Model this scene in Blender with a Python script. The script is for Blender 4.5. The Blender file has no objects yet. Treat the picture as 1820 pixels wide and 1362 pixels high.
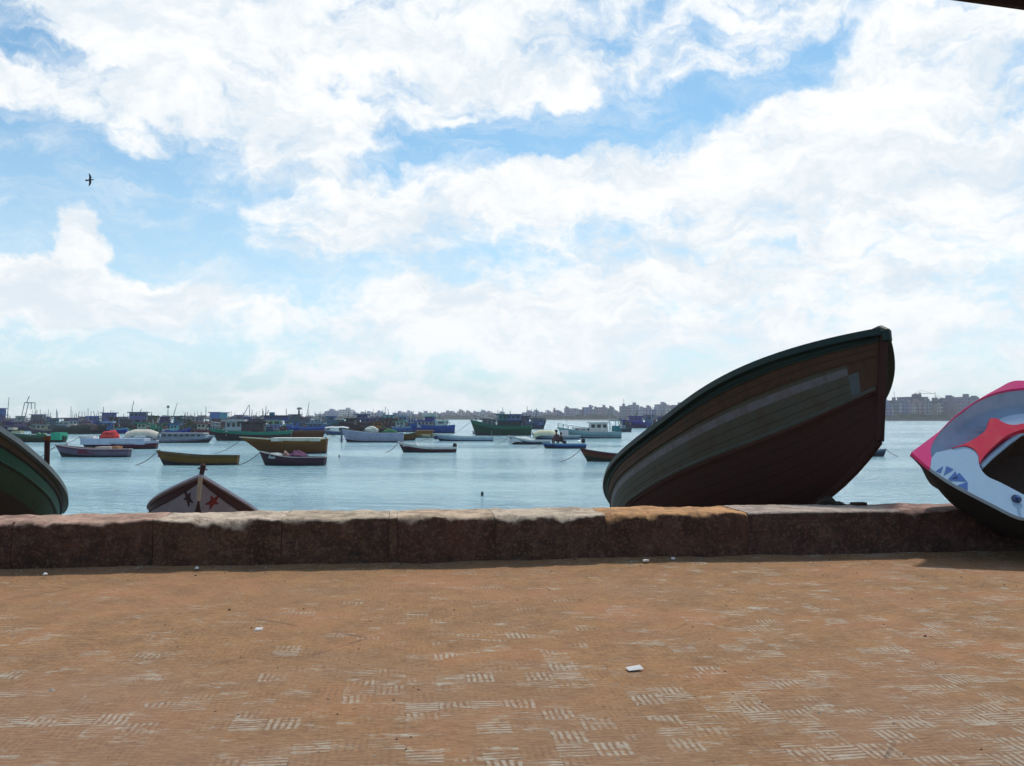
import bpy, bmesh, math, random
from mathutils import Vector, Matrix, noise, geometry
R = math.radians
rnd = random.Random(7)
scene = bpy.context.scene
col = scene.collection

# ------------------------------------------------------------------ camera
F = 1640.0 / 1820.0 * 36.0
PITCH = math.atan(61 / 1640.0)
CAMZ = 1.5
WATER = -1.5
cd = bpy.data.cameras.new('camera'); cam = bpy.data.objects.new('camera', cd); col.objects.link(cam)
cd.sensor_width = 36.0; cd.lens = F; cd.clip_start = 0.05; cd.clip_end = 12000
cam.location = (0, 0, CAMZ); cam.rotation_euler = (R(90) + PITCH, 0, 0)
scene.camera = cam

# ------------------------------------------------------------------ sun, exposure
SUN_EL, SUN_AZ = 58.0, 22.0          # azimuth clockwise from +y (the view direction)
sd = bpy.data.lights.new('sun', 'SUN'); so = bpy.data.objects.new('sun', sd); col.objects.link(so)
sd.energy = 2.8; sd.angle = R(4); sd.color = (1.0, 0.95, 0.86)
so.rotation_euler = (R(90 - SUN_EL), 0, R(180 - SUN_AZ) + R(0))
scene.view_settings.view_transform = 'Standard'; scene.view_settings.look = 'None'
scene.view_settings.exposure = 0.12; scene.view_settings.gamma = 1.0
# point the sun exactly
d = Vector((math.sin(R(SUN_AZ)) * math.cos(R(SUN_EL)), math.cos(R(SUN_AZ)) * math.cos(R(SUN_EL)), math.sin(R(SUN_EL))))
so.rotation_euler = d.to_track_quat('Z', 'Y').to_euler()

# ------------------------------------------------------------------ node helpers
class NT:
    def __init__(s, tree): s.t = tree; s.n = tree.nodes; s.l = tree.links
    def node(s, typ, **kw):
        n = s.n.new(typ)
        for k, v in kw.items():
            if k.startswith('i_'):
                key = k[2:]; key = int(key) if key.isdigit() else key.replace('_', ' ')
                s.put(n.inputs[key], v)
            else: setattr(n, k, v)
        return n
    def put(s, inp, v):
        if isinstance(v, bpy.types.NodeSocket): s.l.new(v, inp)
        else: inp.default_value = v
    def math(s, op, a, b=None, c=None, clamp=False):
        n = s.n.new('ShaderNodeMath'); n.operation = op; n.use_clamp = clamp
        s.put(n.inputs[0], a)
        if b is not None: s.put(n.inputs[1], b)
        if c is not None: s.put(n.inputs[2], c)
        return n.outputs[0]
    def vmath(s, op, a, b=None, out=0):
        n = s.n.new('ShaderNodeVectorMath'); n.operation = op
        s.put(n.inputs[0], a)
        if b is not None: s.put(n.inputs[1], b)
        return n.outputs[out]
    def mix(s, f, a, b, blend='MIX'):
        n = s.n.new('ShaderNodeMix'); n.data_type = 'RGBA'; n.blend_type = blend
        s.put(n.inputs[0], f); s.put(n.inputs[6], a); s.put(n.inputs[7], b)
        return n.outputs[2]
    def ramp(s, f, lo, hi, a=0.0, b=1.0, smooth=True):
        n = s.n.new('ShaderNodeMapRange'); n.interpolation_type = 'SMOOTHSTEP' if smooth else 'LINEAR'
        s.put(n.inputs[0], f); s.put(n.inputs[1], lo); s.put(n.inputs[2], hi); s.put(n.inputs[3], a); s.put(n.inputs[4], b)
        return n.outputs[0]
    def noise(s, vec, scale, detail=4, rough=.55, dist=0.0, out=0):
        n = s.n.new('ShaderNodeTexNoise'); s.put(n.inputs['Vector'], vec)
        n.inputs['Scale'].default_value = scale; n.inputs['Detail'].default_value = detail
        n.inputs['Roughness'].default_value = rough; n.inputs['Distortion'].default_value = dist
        return n.outputs[out]
    def mapping(s, vec, loc=(0,0,0), rot=(0,0,0), scale=(1,1,1), typ='POINT'):
        n = s.n.new('ShaderNodeMapping'); n.vector_type = typ; s.put(n.inputs[0], vec)
        n.inputs['Location'].default_value = loc; n.inputs['Rotation'].default_value = rot; n.inputs['Scale'].default_value = scale
        return n.outputs[0]

def c4(c): return (c[0], c[1], c[2], 1.0)
def sr(r, g, b):
    f = lambda v: (v / 255 / 12.92) if v / 255 <= .04045 else ((v / 255 + .055) / 1.055) ** 2.4
    return (f(r), f(g), f(b))

# ------------------------------------------------------------------ world: physical sky with procedural cloud cover
world = bpy.data.worlds.new('World'); scene.world = world; world.use_nodes = True
W = NT(world.node_tree); W.n.clear()
sky = W.node('ShaderNodeTexSky'); sky.sky_type = 'NISHITA'; sky.sun_disc = False
sky.sun_elevation = R(SUN_EL); sky.sun_rotation = R(SUN_AZ); sky.air_density = 1.0; sky.dust_density = 0.6; sky.ozone_density = 2.5
tc = W.node('ShaderNodeTexCoord')
dirv = tc.outputs['Generated']
sx = W.node('ShaderNodeSeparateXYZ', i_0=dirv)
az = W.math('ARCTAN2', sx.outputs[0], sx.outputs[1])
el = W.math('ARCSINE', sx.outputs[2])
ae = W.node('ShaderNodeCombineXYZ', i_0=az, i_1=el, i_2=0.0).outputs[0]
# clouds on a high plane: perspective stretched towards the horizon
zc = W.math('ADD', W.math('MAXIMUM', sx.outputs[2], 0.0), 0.22)
pl = W.node('ShaderNodeCombineXYZ', i_0=W.math('DIVIDE', sx.outputs[0], zc), i_1=W.math('DIVIDE', sx.outputs[1], zc), i_2=0.0).outputs[0]
warp = W.vmath('SUBTRACT', W.noise(ae, 9.0, 5, .6, out=1), (.5, .5, .5))
wv = W.node('ShaderNodeVectorMath', operation='SCALE'); W.put(wv.inputs[0], warp); wv.inputs['Scale'].default_value = 0.11
aew = W.vmath('ADD', ae, wv.outputs[0])
def azel(px, py):
    dx = (px - 910) / 1640; dz = -(py - 681) / 1640
    y = math.cos(PITCH) - math.sin(PITCH) * dz; z = math.sin(PITCH) + math.cos(PITCH) * dz
    return math.atan2(dx, y), math.asin(z / math.sqrt(dx * dx + y * y + z * z))
def blob(px, py, rx, ry, ang, w):
    a, e = azel(px, py)
    v = W.mapping(aew, (a, e, 0), (0, 0, R(ang)), (rx / 1640, ry / 1640, 1), 'TEXTURE')
    ln = W.vmath('LENGTH', v, out=1)
    return W.ramp(ln, 1.45, 0.25, 0.0, w)
# openings of blue sky (negative) and cloud masses (positive), in azimuth/elevation on the sky dome
BL = [(800,262,190,58,8,-.55),(1030,215,190,40,12,-.42),(1270,180,190,44,16,-.42),(1450,95,95,42,25,-.42),(1010,95,150,28,10,-.25),
      (60,255,210,75,0,-.62),(330,350,230,80,10,-.5),(110,100,110,40,-25,-.3),(20,30,90,60,0,-.4),(430,210,90,90,0,-.1),(480,510,170,50,5,-.42),(250,600,200,50,0,-.28),(180,690,260,40,0,-.2),
      (240,455,170,60,0,-.3),(60,650,260,60,0,-.16),(1330,435,150,22,0,-.14),(620,470,160,30,0,-.16),(60,340,200,50,0,-.3),(150,300,230,50,0,-.2),(430,420,120,30,6,-.2),(380,640,260,70,0,-.1),(1780,110,90,50,0,-.12),
      (60,160,150,50,-5,.35),(330,110,240,110,-30,.35),(560,200,120,70,-20,.22),(230,250,80,28,0,.35),(130,425,44,62,0,1.1),(240,410,80,60,0,-.45),(20,400,60,50,0,-.4),(380,440,80,40,0,-.2),(70,510,150,48,0,.6),(320,525,95,48,15,.5),
      (130,590,80,40,0,.3),(560,330,260,70,12,.32),(1000,330,320,60,5,.35),(930,130,150,35,-8,.3),(1500,280,320,170,10,.3),(300,330,120,28,0,.3),
      (700,60,330,60,0,.28),(1100,560,700,80,0,.26),(560,440,150,30,0,.2),(815,198,40,14,0,.3)]
cov = None
for b in BL:
    o = blob(*b); cov = o if cov is None else W.math('ADD', cov, o)
n1 = W.noise(W.mapping(pl, scale=(1, 1, 1)), 2.2, 8, .62, .3)
n2 = W.noise(W.mapping(aew, scale=(1, 1.9, 1)), 16.0, 7, .6, .2)
n3 = W.noise(ae, 60.0, 4, .6)
nn = W.math('ADD', W.math('ADD', W.math('MULTIPLY', W.math('SUBTRACT', n1, .5), 1.1), W.math('MULTIPLY', W.math('SUBTRACT', n2, .5), 1.35)), W.math('MULTIPLY', W.math('SUBTRACT', n3, .5), .22))
front = W.ramp(sx.outputs[1], -0.2, 0.5, 0.02, 0.54)          # clouds thinned behind the camera to cut the fill light
cover = W.math('ADD', W.math('ADD', cov, nn), front)
wisp = W.noise(W.mapping(aew, (1.7, .3, 0), (0, 0, R(9)), scale=(1, 3.4, 1)), 9.0, 7, .68, .4)
dens = W.math('MAXIMUM', W.ramp(cover, 0.12, 0.76), W.ramp(wisp, .40, .78, 0.04, .62))
thick = W.ramp(W.math('ADD', W.noise(W.mapping(aew, (3.1, .7, 0), scale=(1, 2.6, 1)), 6.5, 7, .66, .3), W.math('MULTIPLY', nn, -.30)), 0.36, 0.66)
lit = W.mix(thick, (9.5, 9.6, 9.6, 1), (7.1, 7.9, 8.6, 1))
lowh = W.ramp(el, 0.16, 0.0)
lit = W.mix(W.math('MULTIPLY', lowh, .6), lit, (9.4, 9.95, 10.3, 1))
blue = W.mix(1.0, sky.outputs[0], (0.76, 1.16, 1.20, 1), 'MULTIPLY')
veil = W.ramp(el, 0.34, 0.03, 0.04, 0.55)
blue = W.mix(veil, blue, (7.6, 8.8, 10.0, 1))
fin = W.mix(dens, blue, lit)
bg = W.node('ShaderNodeBackground', i_Color=fin, i_Strength=0.1)
wo = W.node('ShaderNodeOutputWorld', i_Surface=bg.outputs[0])

# ------------------------------------------------------------------ materials
MC = {}
def mat(name):
    m = bpy.data.materials.new(name); m.use_nodes = True
    t = NT(m.node_tree); p = [n for n in t.n if n.type == 'BSDF_PRINCIPLED'][0]
    return m, t, p
def paint(c, rough=.55, wear=.45, scale=3.0, key=None, streak=True, bump=.15, wc=None):
    """weathered paint: mottled tone, grime runs and fine bump"""
    k = ('p', tuple(round(v, 3) for v in c), rough, wear, scale, streak)
    if k in MC: return MC[k]
    m, t, p = mat('weathered_paint')
    tcn = t.node('ShaderNodeTexCoord'); v = tcn.outputs['Object']
    a = t.noise(v, scale, 6, .65)
    b = t.noise(t.mapping(v, scale=(1, 1, .12) if streak else (1, 1, 1)), scale * 5, 4, .6)
    f = t.ramp(t.math('ADD', t.math('MULTIPLY', a, .6), t.math('MULTIPLY', b, .4)), .42, .66)
    dk = tuple(x * .45 + y * .02 for x, y in zip(c, wc or (.6, .5, .4)))
    cc = t.mix(t.math('MULTIPLY', f, wear), c4(c), c4(dk))
    sp = t.ramp(t.noise(v, scale * 12, 5, .7), .62, .74)
    lt = tuple(min(.7, x * 1.2 + .06) for x in c)
    cc = t.mix(t.math('MULTIPLY', sp, wear * .5), cc, c4(lt))
    t.put(p.inputs['Base Color'], cc); p.inputs['Roughness'].default_value = rough; p.inputs['Specular IOR Level'].default_value = .22
    bu = t.node('ShaderNodeBump'); bu.inputs['Strength'].default_value = bump; bu.inputs['Distance'].default_value = .02
    t.put(bu.inputs['Height'], t.noise(v, scale * 8, 4)); t.put(p.inputs['Normal'], bu.outputs[0])
    MC[k] = m; return m
def glass():
    if 'g' in MC: return MC['g']
    m, t, p = mat('window_glass'); p.inputs['Base Color'].default_value = (.012, .016, .02, 1); p.inputs['Roughness'].default_value = .15
    MC['g'] = m; return m
DARK = (.02, .02, .025)

# ------------------------------------------------------------------ mesh helpers
class MB:
    def __init__(s): s.v = []; s.f = []; s.m = []; s.mats = []
    def mi(s, m):
        if m not in s.mats: s.mats.append(m)
        return s.mats.index(m)
    def add(s, vs, fs, m):
        o = len(s.v); s.v += [tuple(v) for v in vs]; k = s.mi(m)
        for f in fs: s.f.append(tuple(o + i for i in f)); s.m.append(k)
    def box(s, x0, x1, y0, y1, z0, z1, m, taper=0.0):
        t = taper; a = (x1 - x0) * t / 2; b = (y1 - y0) * t / 2
        vs = [(x0,y0,z0),(x1,y0,z0),(x1,y1,z0),(x0,y1,z0),(x0+a,y0+b,z1),(x1-a,y0+b,z1),(x1-a,y1-b,z1),(x0+a,y1-b,z1)]
        s.add(vs, [(3,2,1,0),(4,5,6,7),(0,1,5,4),(1,2,6,5),(2,3,7,6),(3,0,4,7)], m)
    def tube(s, pts, r, m, n=6, r2=None):
        pts = [Vector(p) for p in pts]; vs = []; N = len(pts)
        for i, p in enumerate(pts):
            dd = (pts[min(i+1, N-1)] - pts[max(i-1, 0)]).normalized()
            up = Vector((0, 0, 1)) if abs(dd.z) < .9 else Vector((1, 0, 0))
            a = dd.cross(up).normalized(); b = a.cross(dd).normalized()
            rr = r if r2 is None else r + (r2 - r) * i / max(1, N - 1)
            for k in range(n):
                an = 2 * math.pi * k / n; vs.append(p + a * math.cos(an) * rr + b * math.sin(an) * rr)
        fs = []
        for i in range(N - 1):
            for k in range(n): fs.append((i*n+k, i*n+(k+1) % n, (i+1)*n+(k+1) % n, (i+1)*n+k))
        fs.append(tuple(range(n-1, -1, -1))); fs.append(tuple((N-1)*n+k for k in range(n)))
        s.add(vs, fs, m)
    def sweep(s, pts, w, h, m, out=None):
        """rectangular bar along a mostly horizontal path; w across, h high"""
        pts = [Vector(p) for p in pts]; vs = []; N = len(pts)
        for i, p in enumerate(pts):
            dd = (pts[min(i+1, N-1)] - pts[max(i-1, 0)]); dd.z = 0
            dd = dd.normalized() if dd.length > 1e-6 else Vector((1, 0, 0))
            a = Vector((dd.y, -dd.x, 0)) * w / 2; u = Vector((0, 0, h / 2))
            vs += [p - a - u, p + a - u, p + a * .8 + u, p - a * .8 + u]
        fs = []
        for i in range(N - 1):
            for k in range(4): fs.append((i*4+k, i*4+(k+1) % 4, (i+1)*4+(k+1) % 4, (i+1)*4+k))
        fs += [(3, 2, 1, 0), tuple((N-1)*4+k for k in range(4))]
        s.add(vs, fs, m)
    def build(s, name, parent=None, smooth=False, tf=None):
        me = bpy.data.meshes.new(name)
        vs = [tf @ Vector(v) for v in s.v] if tf else s.v
        me.from_pydata([tuple(v) for v in vs], [], s.f)
        for m in s.mats: me.materials.append(m)
        me.polygons.foreach_set('material_index', s.m)
        bm = bmesh.new(); bm.from_mesh(me); bmesh.ops.recalc_face_normals(bm, faces=bm.faces); bm.to_mesh(me); bm.free()
        if smooth:
            for p in me.polygons: p.use_smooth = True
            try: me.set_sharp_from_angle(angle=R(38))
            except Exception: pass
        o = bpy.data.objects.new(name, me); col.objects.link(o)
        if parent: o.parent = parent
        return o
def tag(o, label=None, cat=None, group=None, kind=None):
    if label: o['label'] = label
    if cat: o['category'] = cat
    if group: o['group'] = group
    if kind: o['kind'] = kind
    return o
def empty(name, loc=(0, 0, 0), rot=(0, 0, 0)):
    o = bpy.data.objects.new(name, None); col.objects.link(o); o.location = loc; o.rotation_euler = rot
    o.empty_display_size = .3; return o
def ray(px, py):
    dx = (px - 910) / 1640; dz = -(py - 681) / 1640
    y = math.cos(PITCH) - math.sin(PITCH) * dz; z = math.sin(PITCH) + math.cos(PITCH) * dz
    return Vector((dx / y, 1, z / y))
def at(px, py, Y): return Vector((0, 0, CAMZ)) + ray(px, py) * Y
def onz(px, py, z):
    r = ray(px, py); return Vector((0, 0, CAMZ)) + r * ((z - CAMZ) / r.z)

# ------------------------------------------------------------------ setting: promenade, beach, water, far shore
def ground_mat():
    m, t, p = mat('dusty_paving')
    v = t.node('ShaderNodeTexCoord').outputs['Object']
    vr = t.mapping(v, rot=(0, 0, R(-6.5)))
    big = t.noise(v, .55, 5, .6); mid = t.noise(v, 3.0, 6, .65); fine = t.noise(t.mapping(v, scale=(1, 2.2, 1)), 38, 5, .7)
    sand = t.mix(t.ramp(mid, .35, .68), c4((.40, .208, .080)), c4((.25, .128, .054)))
    sand = t.mix(t.ramp(fine, .3, .75), sand, c4((.12, .068, .042)))
    red = t.mix(t.ramp(t.noise(v, .8, 5, .6), .46, .66, 0, .7), sand, c4((.34, .15, .075)))
    mauve = t.ramp(t.math('ADD', t.noise(v, .7, 4), t.ramp(t.node('ShaderNodeSeparateXYZ', i_0=v).outputs[1], 7.0, 3.0, -.05, .24)), .45, .75, 0, .75)  # shade over the near paving painted in, mixed with a random tint
    red = t.mix(mauve, red, c4((.24, .145, .095)))
    # ridged tiles: 0.2 m squares whose five ridges turn from tile to tile
    T = 0.17
    cell = t.vmath('FLOOR', t.vmath('DIVIDE', vr, (T, T, 100)))
    wn = t.node('ShaderNodeTexWhiteNoise', noise_dimensions='3D'); t.put(wn.inputs[0], cell)
    wob = t.vmath('ADD', vr, t.vmath('MULTIPLY', t.vmath('SUBTRACT', t.noise(v, 9, 3, .5, out=1), (.5, .5, .5)), (.03, .03, 0)))
    s2 = t.node('ShaderNodeSeparateXYZ', i_0=wob)
    P = T / 5
    rx = t.math('ABSOLUTE', t.math('SINE', t.math('MULTIPLY', s2.outputs[0], math.pi / P)))
    ry = t.math('ABSOLUTE', t.math('SINE', t.math('MULTIPLY', s2.outputs[1], math.pi / P)))
    ch = t.node('ShaderNodeTexChecker'); t.put(ch.inputs[0], t.mapping(vr, loc=(0, 0, .5), scale=(1, 1, 0))); ch.inputs['Scale'].default_value = 1 / T
    ridge = t.math('ADD', t.math('MULTIPLY', rx, ch.outputs[1]), t.math('MULTIPLY', ry, t.math('SUBTRACT', 1.0, ch.outputs[1])))
    ridge = t.ramp(ridge, .25, .95)
    s1 = t.node('ShaderNodeSeparateXYZ', i_0=v)
    # paving shows through where the drifted dust is thin: more so towards the kiosk side
    grad = t.ramp(s1.outputs[1], 8.6, 3.0, -.03, .11)
    gx = t.ramp(s1.outputs[0], -3.0, 3.5, -.03, .05)
    pm = t.math('ADD', t.math('ADD', t.math('ADD', t.math('MULTIPLY', wn.outputs[0], .26), t.math('MULTIPLY', t.noise(t.mapping(v, scale=(.8, 1.6, 1)), 2.4, 6, .7), .75)), grad), gx)
    show = t.ramp(pm, .60, .72)
    patch = t.ramp(t.noise(t.mapping(v, scale=(.7, 1.8, 1)), 6.5, 7, .78), .52, .66)
    brk = t.ramp(t.noise(t.mapping(v, scale=(1, 1.6, 1)), 11, 5, .7), .36, .56)
    fac = t.math('MULTIPLY', t.math('MULTIPLY', t.math('MULTIPLY', show, brk), ridge), .60)
    fac = t.math('MAXIMUM', fac, t.math('MULTIPLY', t.math('MULTIPLY', patch, t.ramp(pm, .47, .64)), .78))
    pale = t.mix(t.noise(v, 20, 3), c4((.50, .43, .35)), c4((.38, .41, .37)))
    faint = t.math('MULTIPLY', t.math('SUBTRACT', 1.0, ridge), t.ramp(t.noise(v, 1.9, 5, .7), .36, .60, 0, .42))
    red = t.mix(faint, red, c4((.13, .075, .05)))
    stre = t.ramp(t.noise(t.mapping(v, scale=(.45, 2.2, 1)), 26, 6, .8), .42, .66)
    red = t.mix(t.math('MULTIPLY', stre, .6), red, c4((.40, .255, .145)))
    std = t.ramp(t.noise(t.mapping(v, (3, 1, 0), scale=(.5, 2.0, 1)), 19, 6, .8), .52, .70)
    red = t.mix(t.math('MULTIPLY', std, .7), red, c4((.15, .075, .045)))
    colr = t.mix(fac, red, pale)
    dk = t.ramp(t.noise(v, 14, 3, .5), .70, .78)
    colr = t.mix(t.math('MULTIPLY', dk, .6), colr, c4((.07, .04, .03)))
    # long joints between the bays of paving
    br = t.node('ShaderNodeTexBrick'); t.put(br.inputs['Vector'], t.mapping(wob, loc=(.75, .3, 0), rot=(0, 0, R(38))))
    br.inputs['Scale'].default_value = 1; br.inputs['Brick Width'].default_value = 3.4; br.inputs['Row Height'].default_value = 2.6; br.inputs['Mortar Size'].default_value = .012
    jt = t.math('MULTIPLY', br.outputs['Fac'], t.ramp(t.noise(v, 1.3, 3), .52, .66, 0, .5))
    colr = t.mix(jt, colr, c4((.06, .045, .04)))
    t.put(p.inputs['Base Color'], colr); p.inputs['Roughness'].default_value = .93; p.inputs['Specular IOR Level'].default_value = .2
    bu = t.node('ShaderNodeBump'); bu.inputs['Strength'].default_value = .7; bu.inputs['Distance'].default_value = .012
    hh = t.math('ADD', t.math('MULTIPLY', fine, .9), t.math('ADD', t.math('MULTIPLY', t.math('MULTIPLY', ridge, show), .6), t.math('MULTIPLY', jt, -1.0)))
    t.put(bu.inputs['Height'], hh); t.put(p.inputs['Normal'], bu.outputs[0])
    return m
WALL_ANG = R(6.9)
def wallpt(u, v):      # u along the wall, v across it (0 = street face)
    o = Vector((0, 9.55, 0)); a = Vector((math.cos(WALL_ANG), math.sin(WALL_ANG), 0)); b = Vector((-a.y, a.x, 0))
    return o + a * u + b * v
def grid(name, us, vs, fn, m, smooth=True):
    mb = MB(); nu, nv = len(us), len(vs)
    P = [fn(u, v) for v in vs for u in us]
    mb.add(P, [(j*nu+i, j*nu+i+1, (j+1)*nu+i+1, (j+1)*nu+i) for j in range(nv-1) for i in range(nu-1)], m)
    o = mb.build(name, smooth=smooth)
    for pl_ in o.data.polygons:
        if pl_.normal.z < 0: o.data.flip_normals(); break
    return o
def lin(a, b, n): return [a + (b - a) * i / (n - 1) for i in range(n)]
def pave(u, v):
    w = wallpt(u, v)
    z = .018 * noise.noise(Vector((w.x * .5, w.y * .5, 0)))
    e = max(0, 1 - abs(v) / .35) if v <= 0 else 1
    z += e * e * (.035 + .03 * noise.noise(Vector((w.x * 1.7, 4, 2))))
    return (w.x, w.y, z)
g = grid('pavement', lin(-26, 26, 210), lin(-22, -1.2, 70) + lin(-1.1, .3, 24), pave, ground_mat())
tag(g, kind='structure')

def beach_mat():
    m, t, p = mat('beach_sand'); v = t.node('ShaderNodeTexCoord').outputs['Object']
    t.put(p.inputs['Base Color'], t.mix(t.noise(v, 4, 6, .7), c4((.30, .22, .14)), c4((.14, .10, .07)))); p.inputs['Roughness'].default_value = .9
    return m
be = grid('beach', lin(-40, 40, 60), lin(.5, 16, 30), lambda u, v: (wallpt(u, v).x, wallpt(u, v).y, -1.15 - .045 * v + .03 * noise.noise(Vector((u, v, 1)))), beach_mat())
tag(be, kind='structure')

def water_mat():
    m, t, p = mat('sea_water')
    v = t.node('ShaderNodeTexCoord').outputs['Object']
    big = t.noise(t.mapping(v, scale=(.5, 1, 1)), .09, 4, .6)
    wpt = t.noise(t.mapping(v, scale=(.35, 1, 1)), .045, 5, .65); t.put(p.inputs['Roughness'], t.ramp(wpt, .38, .62, .10, .18)); p.inputs['IOR'].default_value = 1.45
    t.put(p.inputs['Base Color'], t.mix(t.ramp(big, .35, .65), c4((.17, .38, .48)), c4((.26, .48, .55))))
    a = t.noise(t.mapping(v, rot=(0, 0, R(12)), scale=(.55, 1.0, 1)), 1.5, 5, .62, .6)
    b = t.noise(t.mapping(v, rot=(0, 0, R(-20)), scale=(.6, 1.0, 1)), .35, 3, .5)
    c = t.noise(v, 6.0, 3, .6)
    h = t.math('ADD', t.math('ADD', t.math('MULTIPLY', a, .72), t.math('MULTIPLY', b, .42)), t.math('MULTIPLY', c, .09))
    bu = t.node('ShaderNodeBump'); bu.inputs['Strength'].default_value = 1.0; bu.inputs['Distance'].default_value = 1.0
    t.put(bu.inputs['Strength'], t.ramp(wpt, .36, .62, .9, 1.0)); t.put(bu.inputs['Height'], h); t.put(p.inputs['Normal'], bu.outputs[0])
    return m
def gy(i, n, a, b): return a * (b / a) ** (i / (n - 1))
wt = MB(); ys = [8] + [gy(i, 40, 12, 1560) for i in range(40)]
vv = []
for y in ys:
    for i in range(25): vv.append(((i - 12) / 12 * min(1500, 60 + y * 1.3), y, WATER))
wt.add(vv, [(j*25+i, j*25+i+1, (j+1)*25+i+1, (j+1)*25+i) for j in range(len(ys)-1) for i in range(24)], water_mat())
tag(wt.build('sea'), kind='structure')

# far shore: a low quay in three steps receding to the left
shore = [(-1500, 1480), (-520, 1420), (-230, 1330), (20, 1180), (120, 1010), (260, 900), (330, 815), (900, 790), (1500, 760)]
ms = MB(); mq = paint((.085, .075, .075), .9, .5, .02, streak=False)
n = len(shore)
ms.add([(x, y, WATER - .5) for x, y in shore] + [(x, y, .6) for x, y in shore] + [(x, 1560, .6) for x, y in shore],
       [(i, i+1, n+i+1, n+i) for i in range(n-1)] + [(n+i, n+i+1, 2*n+i+1, 2*n+i) for i in range(n-1)], mq)
tag(ms.build('far_shore'), kind='structure')
def shoreY(X, px=None):
    for (x0, y0), (x1, y1) in zip(shore, shore[1:]):
        if x0 <= X <= x1: return y0 + (y1 - y0) * (X - x0) / (x1 - x0)
    return 900
# low greenery and parked clutter along the quay (uncountable from here)
tl = MB(); mg = paint((.035, .05, .035), .9, .5, .2, streak=False)
for i in range(620):
    X = rnd.uniform(-560, 900); Y = shoreY(X) + rnd.uniform(3, 14); w = rnd.uniform(2, 6); h = rnd.uniform(1.2, 4.2)
    tl.box(X - w, X + w, Y - 1.5, Y + 1.5, .55, .6 + h, mg, rnd.uniform(.2, .7))
tag(tl.build('shoreline_greenery'), 'low dark greenery and clutter along the far quay', 'greenery', kind='stuff')
# ------------------------------------------------------------------ sea wall of stone blocks
def wall_mat(tone, lit_dust, k):
    m, t, p = mat('weathered_stone'); tone = (tone[0] * .72, tone[1] * .70, tone[2] * .66)
    v = t.node('ShaderNodeTexCoord').outputs['Object']
    vo = t.mapping(v, (k * 3.7, k * 1.3, 0))
    a = t.noise(vo, 2.6, 7, .7); b = t.noise(t.mapping(vo, scale=(1, 1, .35)), 7, 6, .7); c = t.noise(vo, 34, 5, .7)
    base = t.mix(t.ramp(a, .35, .66), c4(tone), c4(tuple(x * .42 for x in tone)))
    base = t.mix(t.ramp(b, .48, .68, 0, .75), base, c4((.035, .022, .02)))
    base = t.mix(t.ramp(c, .50, .66, 0, .75), base, c4(tuple(x * 1.9 for x in tone)))
    base = t.mix(t.ramp(t.noise(vo, 11, 7, .8), .50, .66, 0, .55), base, c4((.17, .115, .085)))
    base = t.mix(t.ramp(t.noise(t.mapping(vo, scale=(.4, .4, 1.6)), 16, 6, .8), .52, .66, 0, .7), base, c4((.025, .016, .014)))
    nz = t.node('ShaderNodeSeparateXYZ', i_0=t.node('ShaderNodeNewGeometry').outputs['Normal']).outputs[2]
    # upward faces painted paler as if lit, besides wind-blown dust and rubbed stone
    top_mask = t.math('ADD', nz, t.math('MULTIPLY', t.math('SUBTRACT', t.noise(vo, 9, 5, .7), .5), .9))
    top_mask = t.math('MULTIPLY', t.ramp(top_mask, .25, .95), t.ramp(t.noise(vo, 18, 5, .75), .30, .52, .35, 1))
    top_col = t.mix(t.ramp(t.noise(vo, 5, 5, .65), .4, .65), c4(tuple(x * 1.15 for x in lit_dust)), c4(tuple(x * .6 for x in lit_dust)))
    t.put(p.inputs['Base Color'], t.mix(top_mask, base, top_col)); p.inputs['Roughness'].default_value = .9; p.inputs['Specular IOR Level'].default_value = .25
    bu = t.node('ShaderNodeBump'); bu.inputs['Strength'].default_value = .8; bu.inputs['Distance'].default_value = .02
    t.put(bu.inputs['Height'], t.math('ADD', t.math('MULTIPLY', c, .5), b)); t.put(p.inputs['Normal'], bu.outputs[0])
    return m
def u_of(px):          # where a joint seen at image column px lies along the wall
    r = ray(px, 960); a = Vector((math.cos(WALL_ANG), math.sin(WALL_ANG), 0))
    # solve r.xy*s = o + a*u
    ox, oy = 0, 9.55
    s = (ox * a.y - oy * a.x) / (r.x * a.y - r.y * a.x)
    return (r.x * s - ox) / a.x if abs(a.x) > .1 else 0
WALLH, WALLT = .484, .82
joints = [-520, -260, 20, 270, 500, 691, 706, 880, 1077, 1330, 1600, 1900, 2200, 2600]
joints = [u_of(j) for j in joints]
joints = [-22, -19.5, -17, -14.5, -12.2] + joints + [joints[-1] + 2.4, joints[-1] + 4.8, joints[-1] + 7.2]
tones = [((.15,.085,.055),(.34,.23,.17)), ((.13,.07,.05),(.36,.22,.17)), ((.15,.08,.055),(.38,.25,.20)), ((.16,.09,.06),(.45,.34,.27))]
spec = {9: ((.14,.075,.05),(.42,.33,.24)), 10: ((.16,.09,.06),(.46,.36,.26)), 11: ((.14,.07,.05),(.46,.34,.24)), 12: ((.15,.085,.06),(.46,.37,.28)),
        13: ((.13,.065,.045),(.48,.25,.11)), 14: ((.12,.065,.055),(.40,.32,.27)), 15: ((.10,.05,.045),(.30,.18,.15))}
wall = empty('sea_wall', tuple(wallpt(0, 0)))
tag(wall, 'low brown stone wall between the dusty paving and the water', 'wall')
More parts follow.
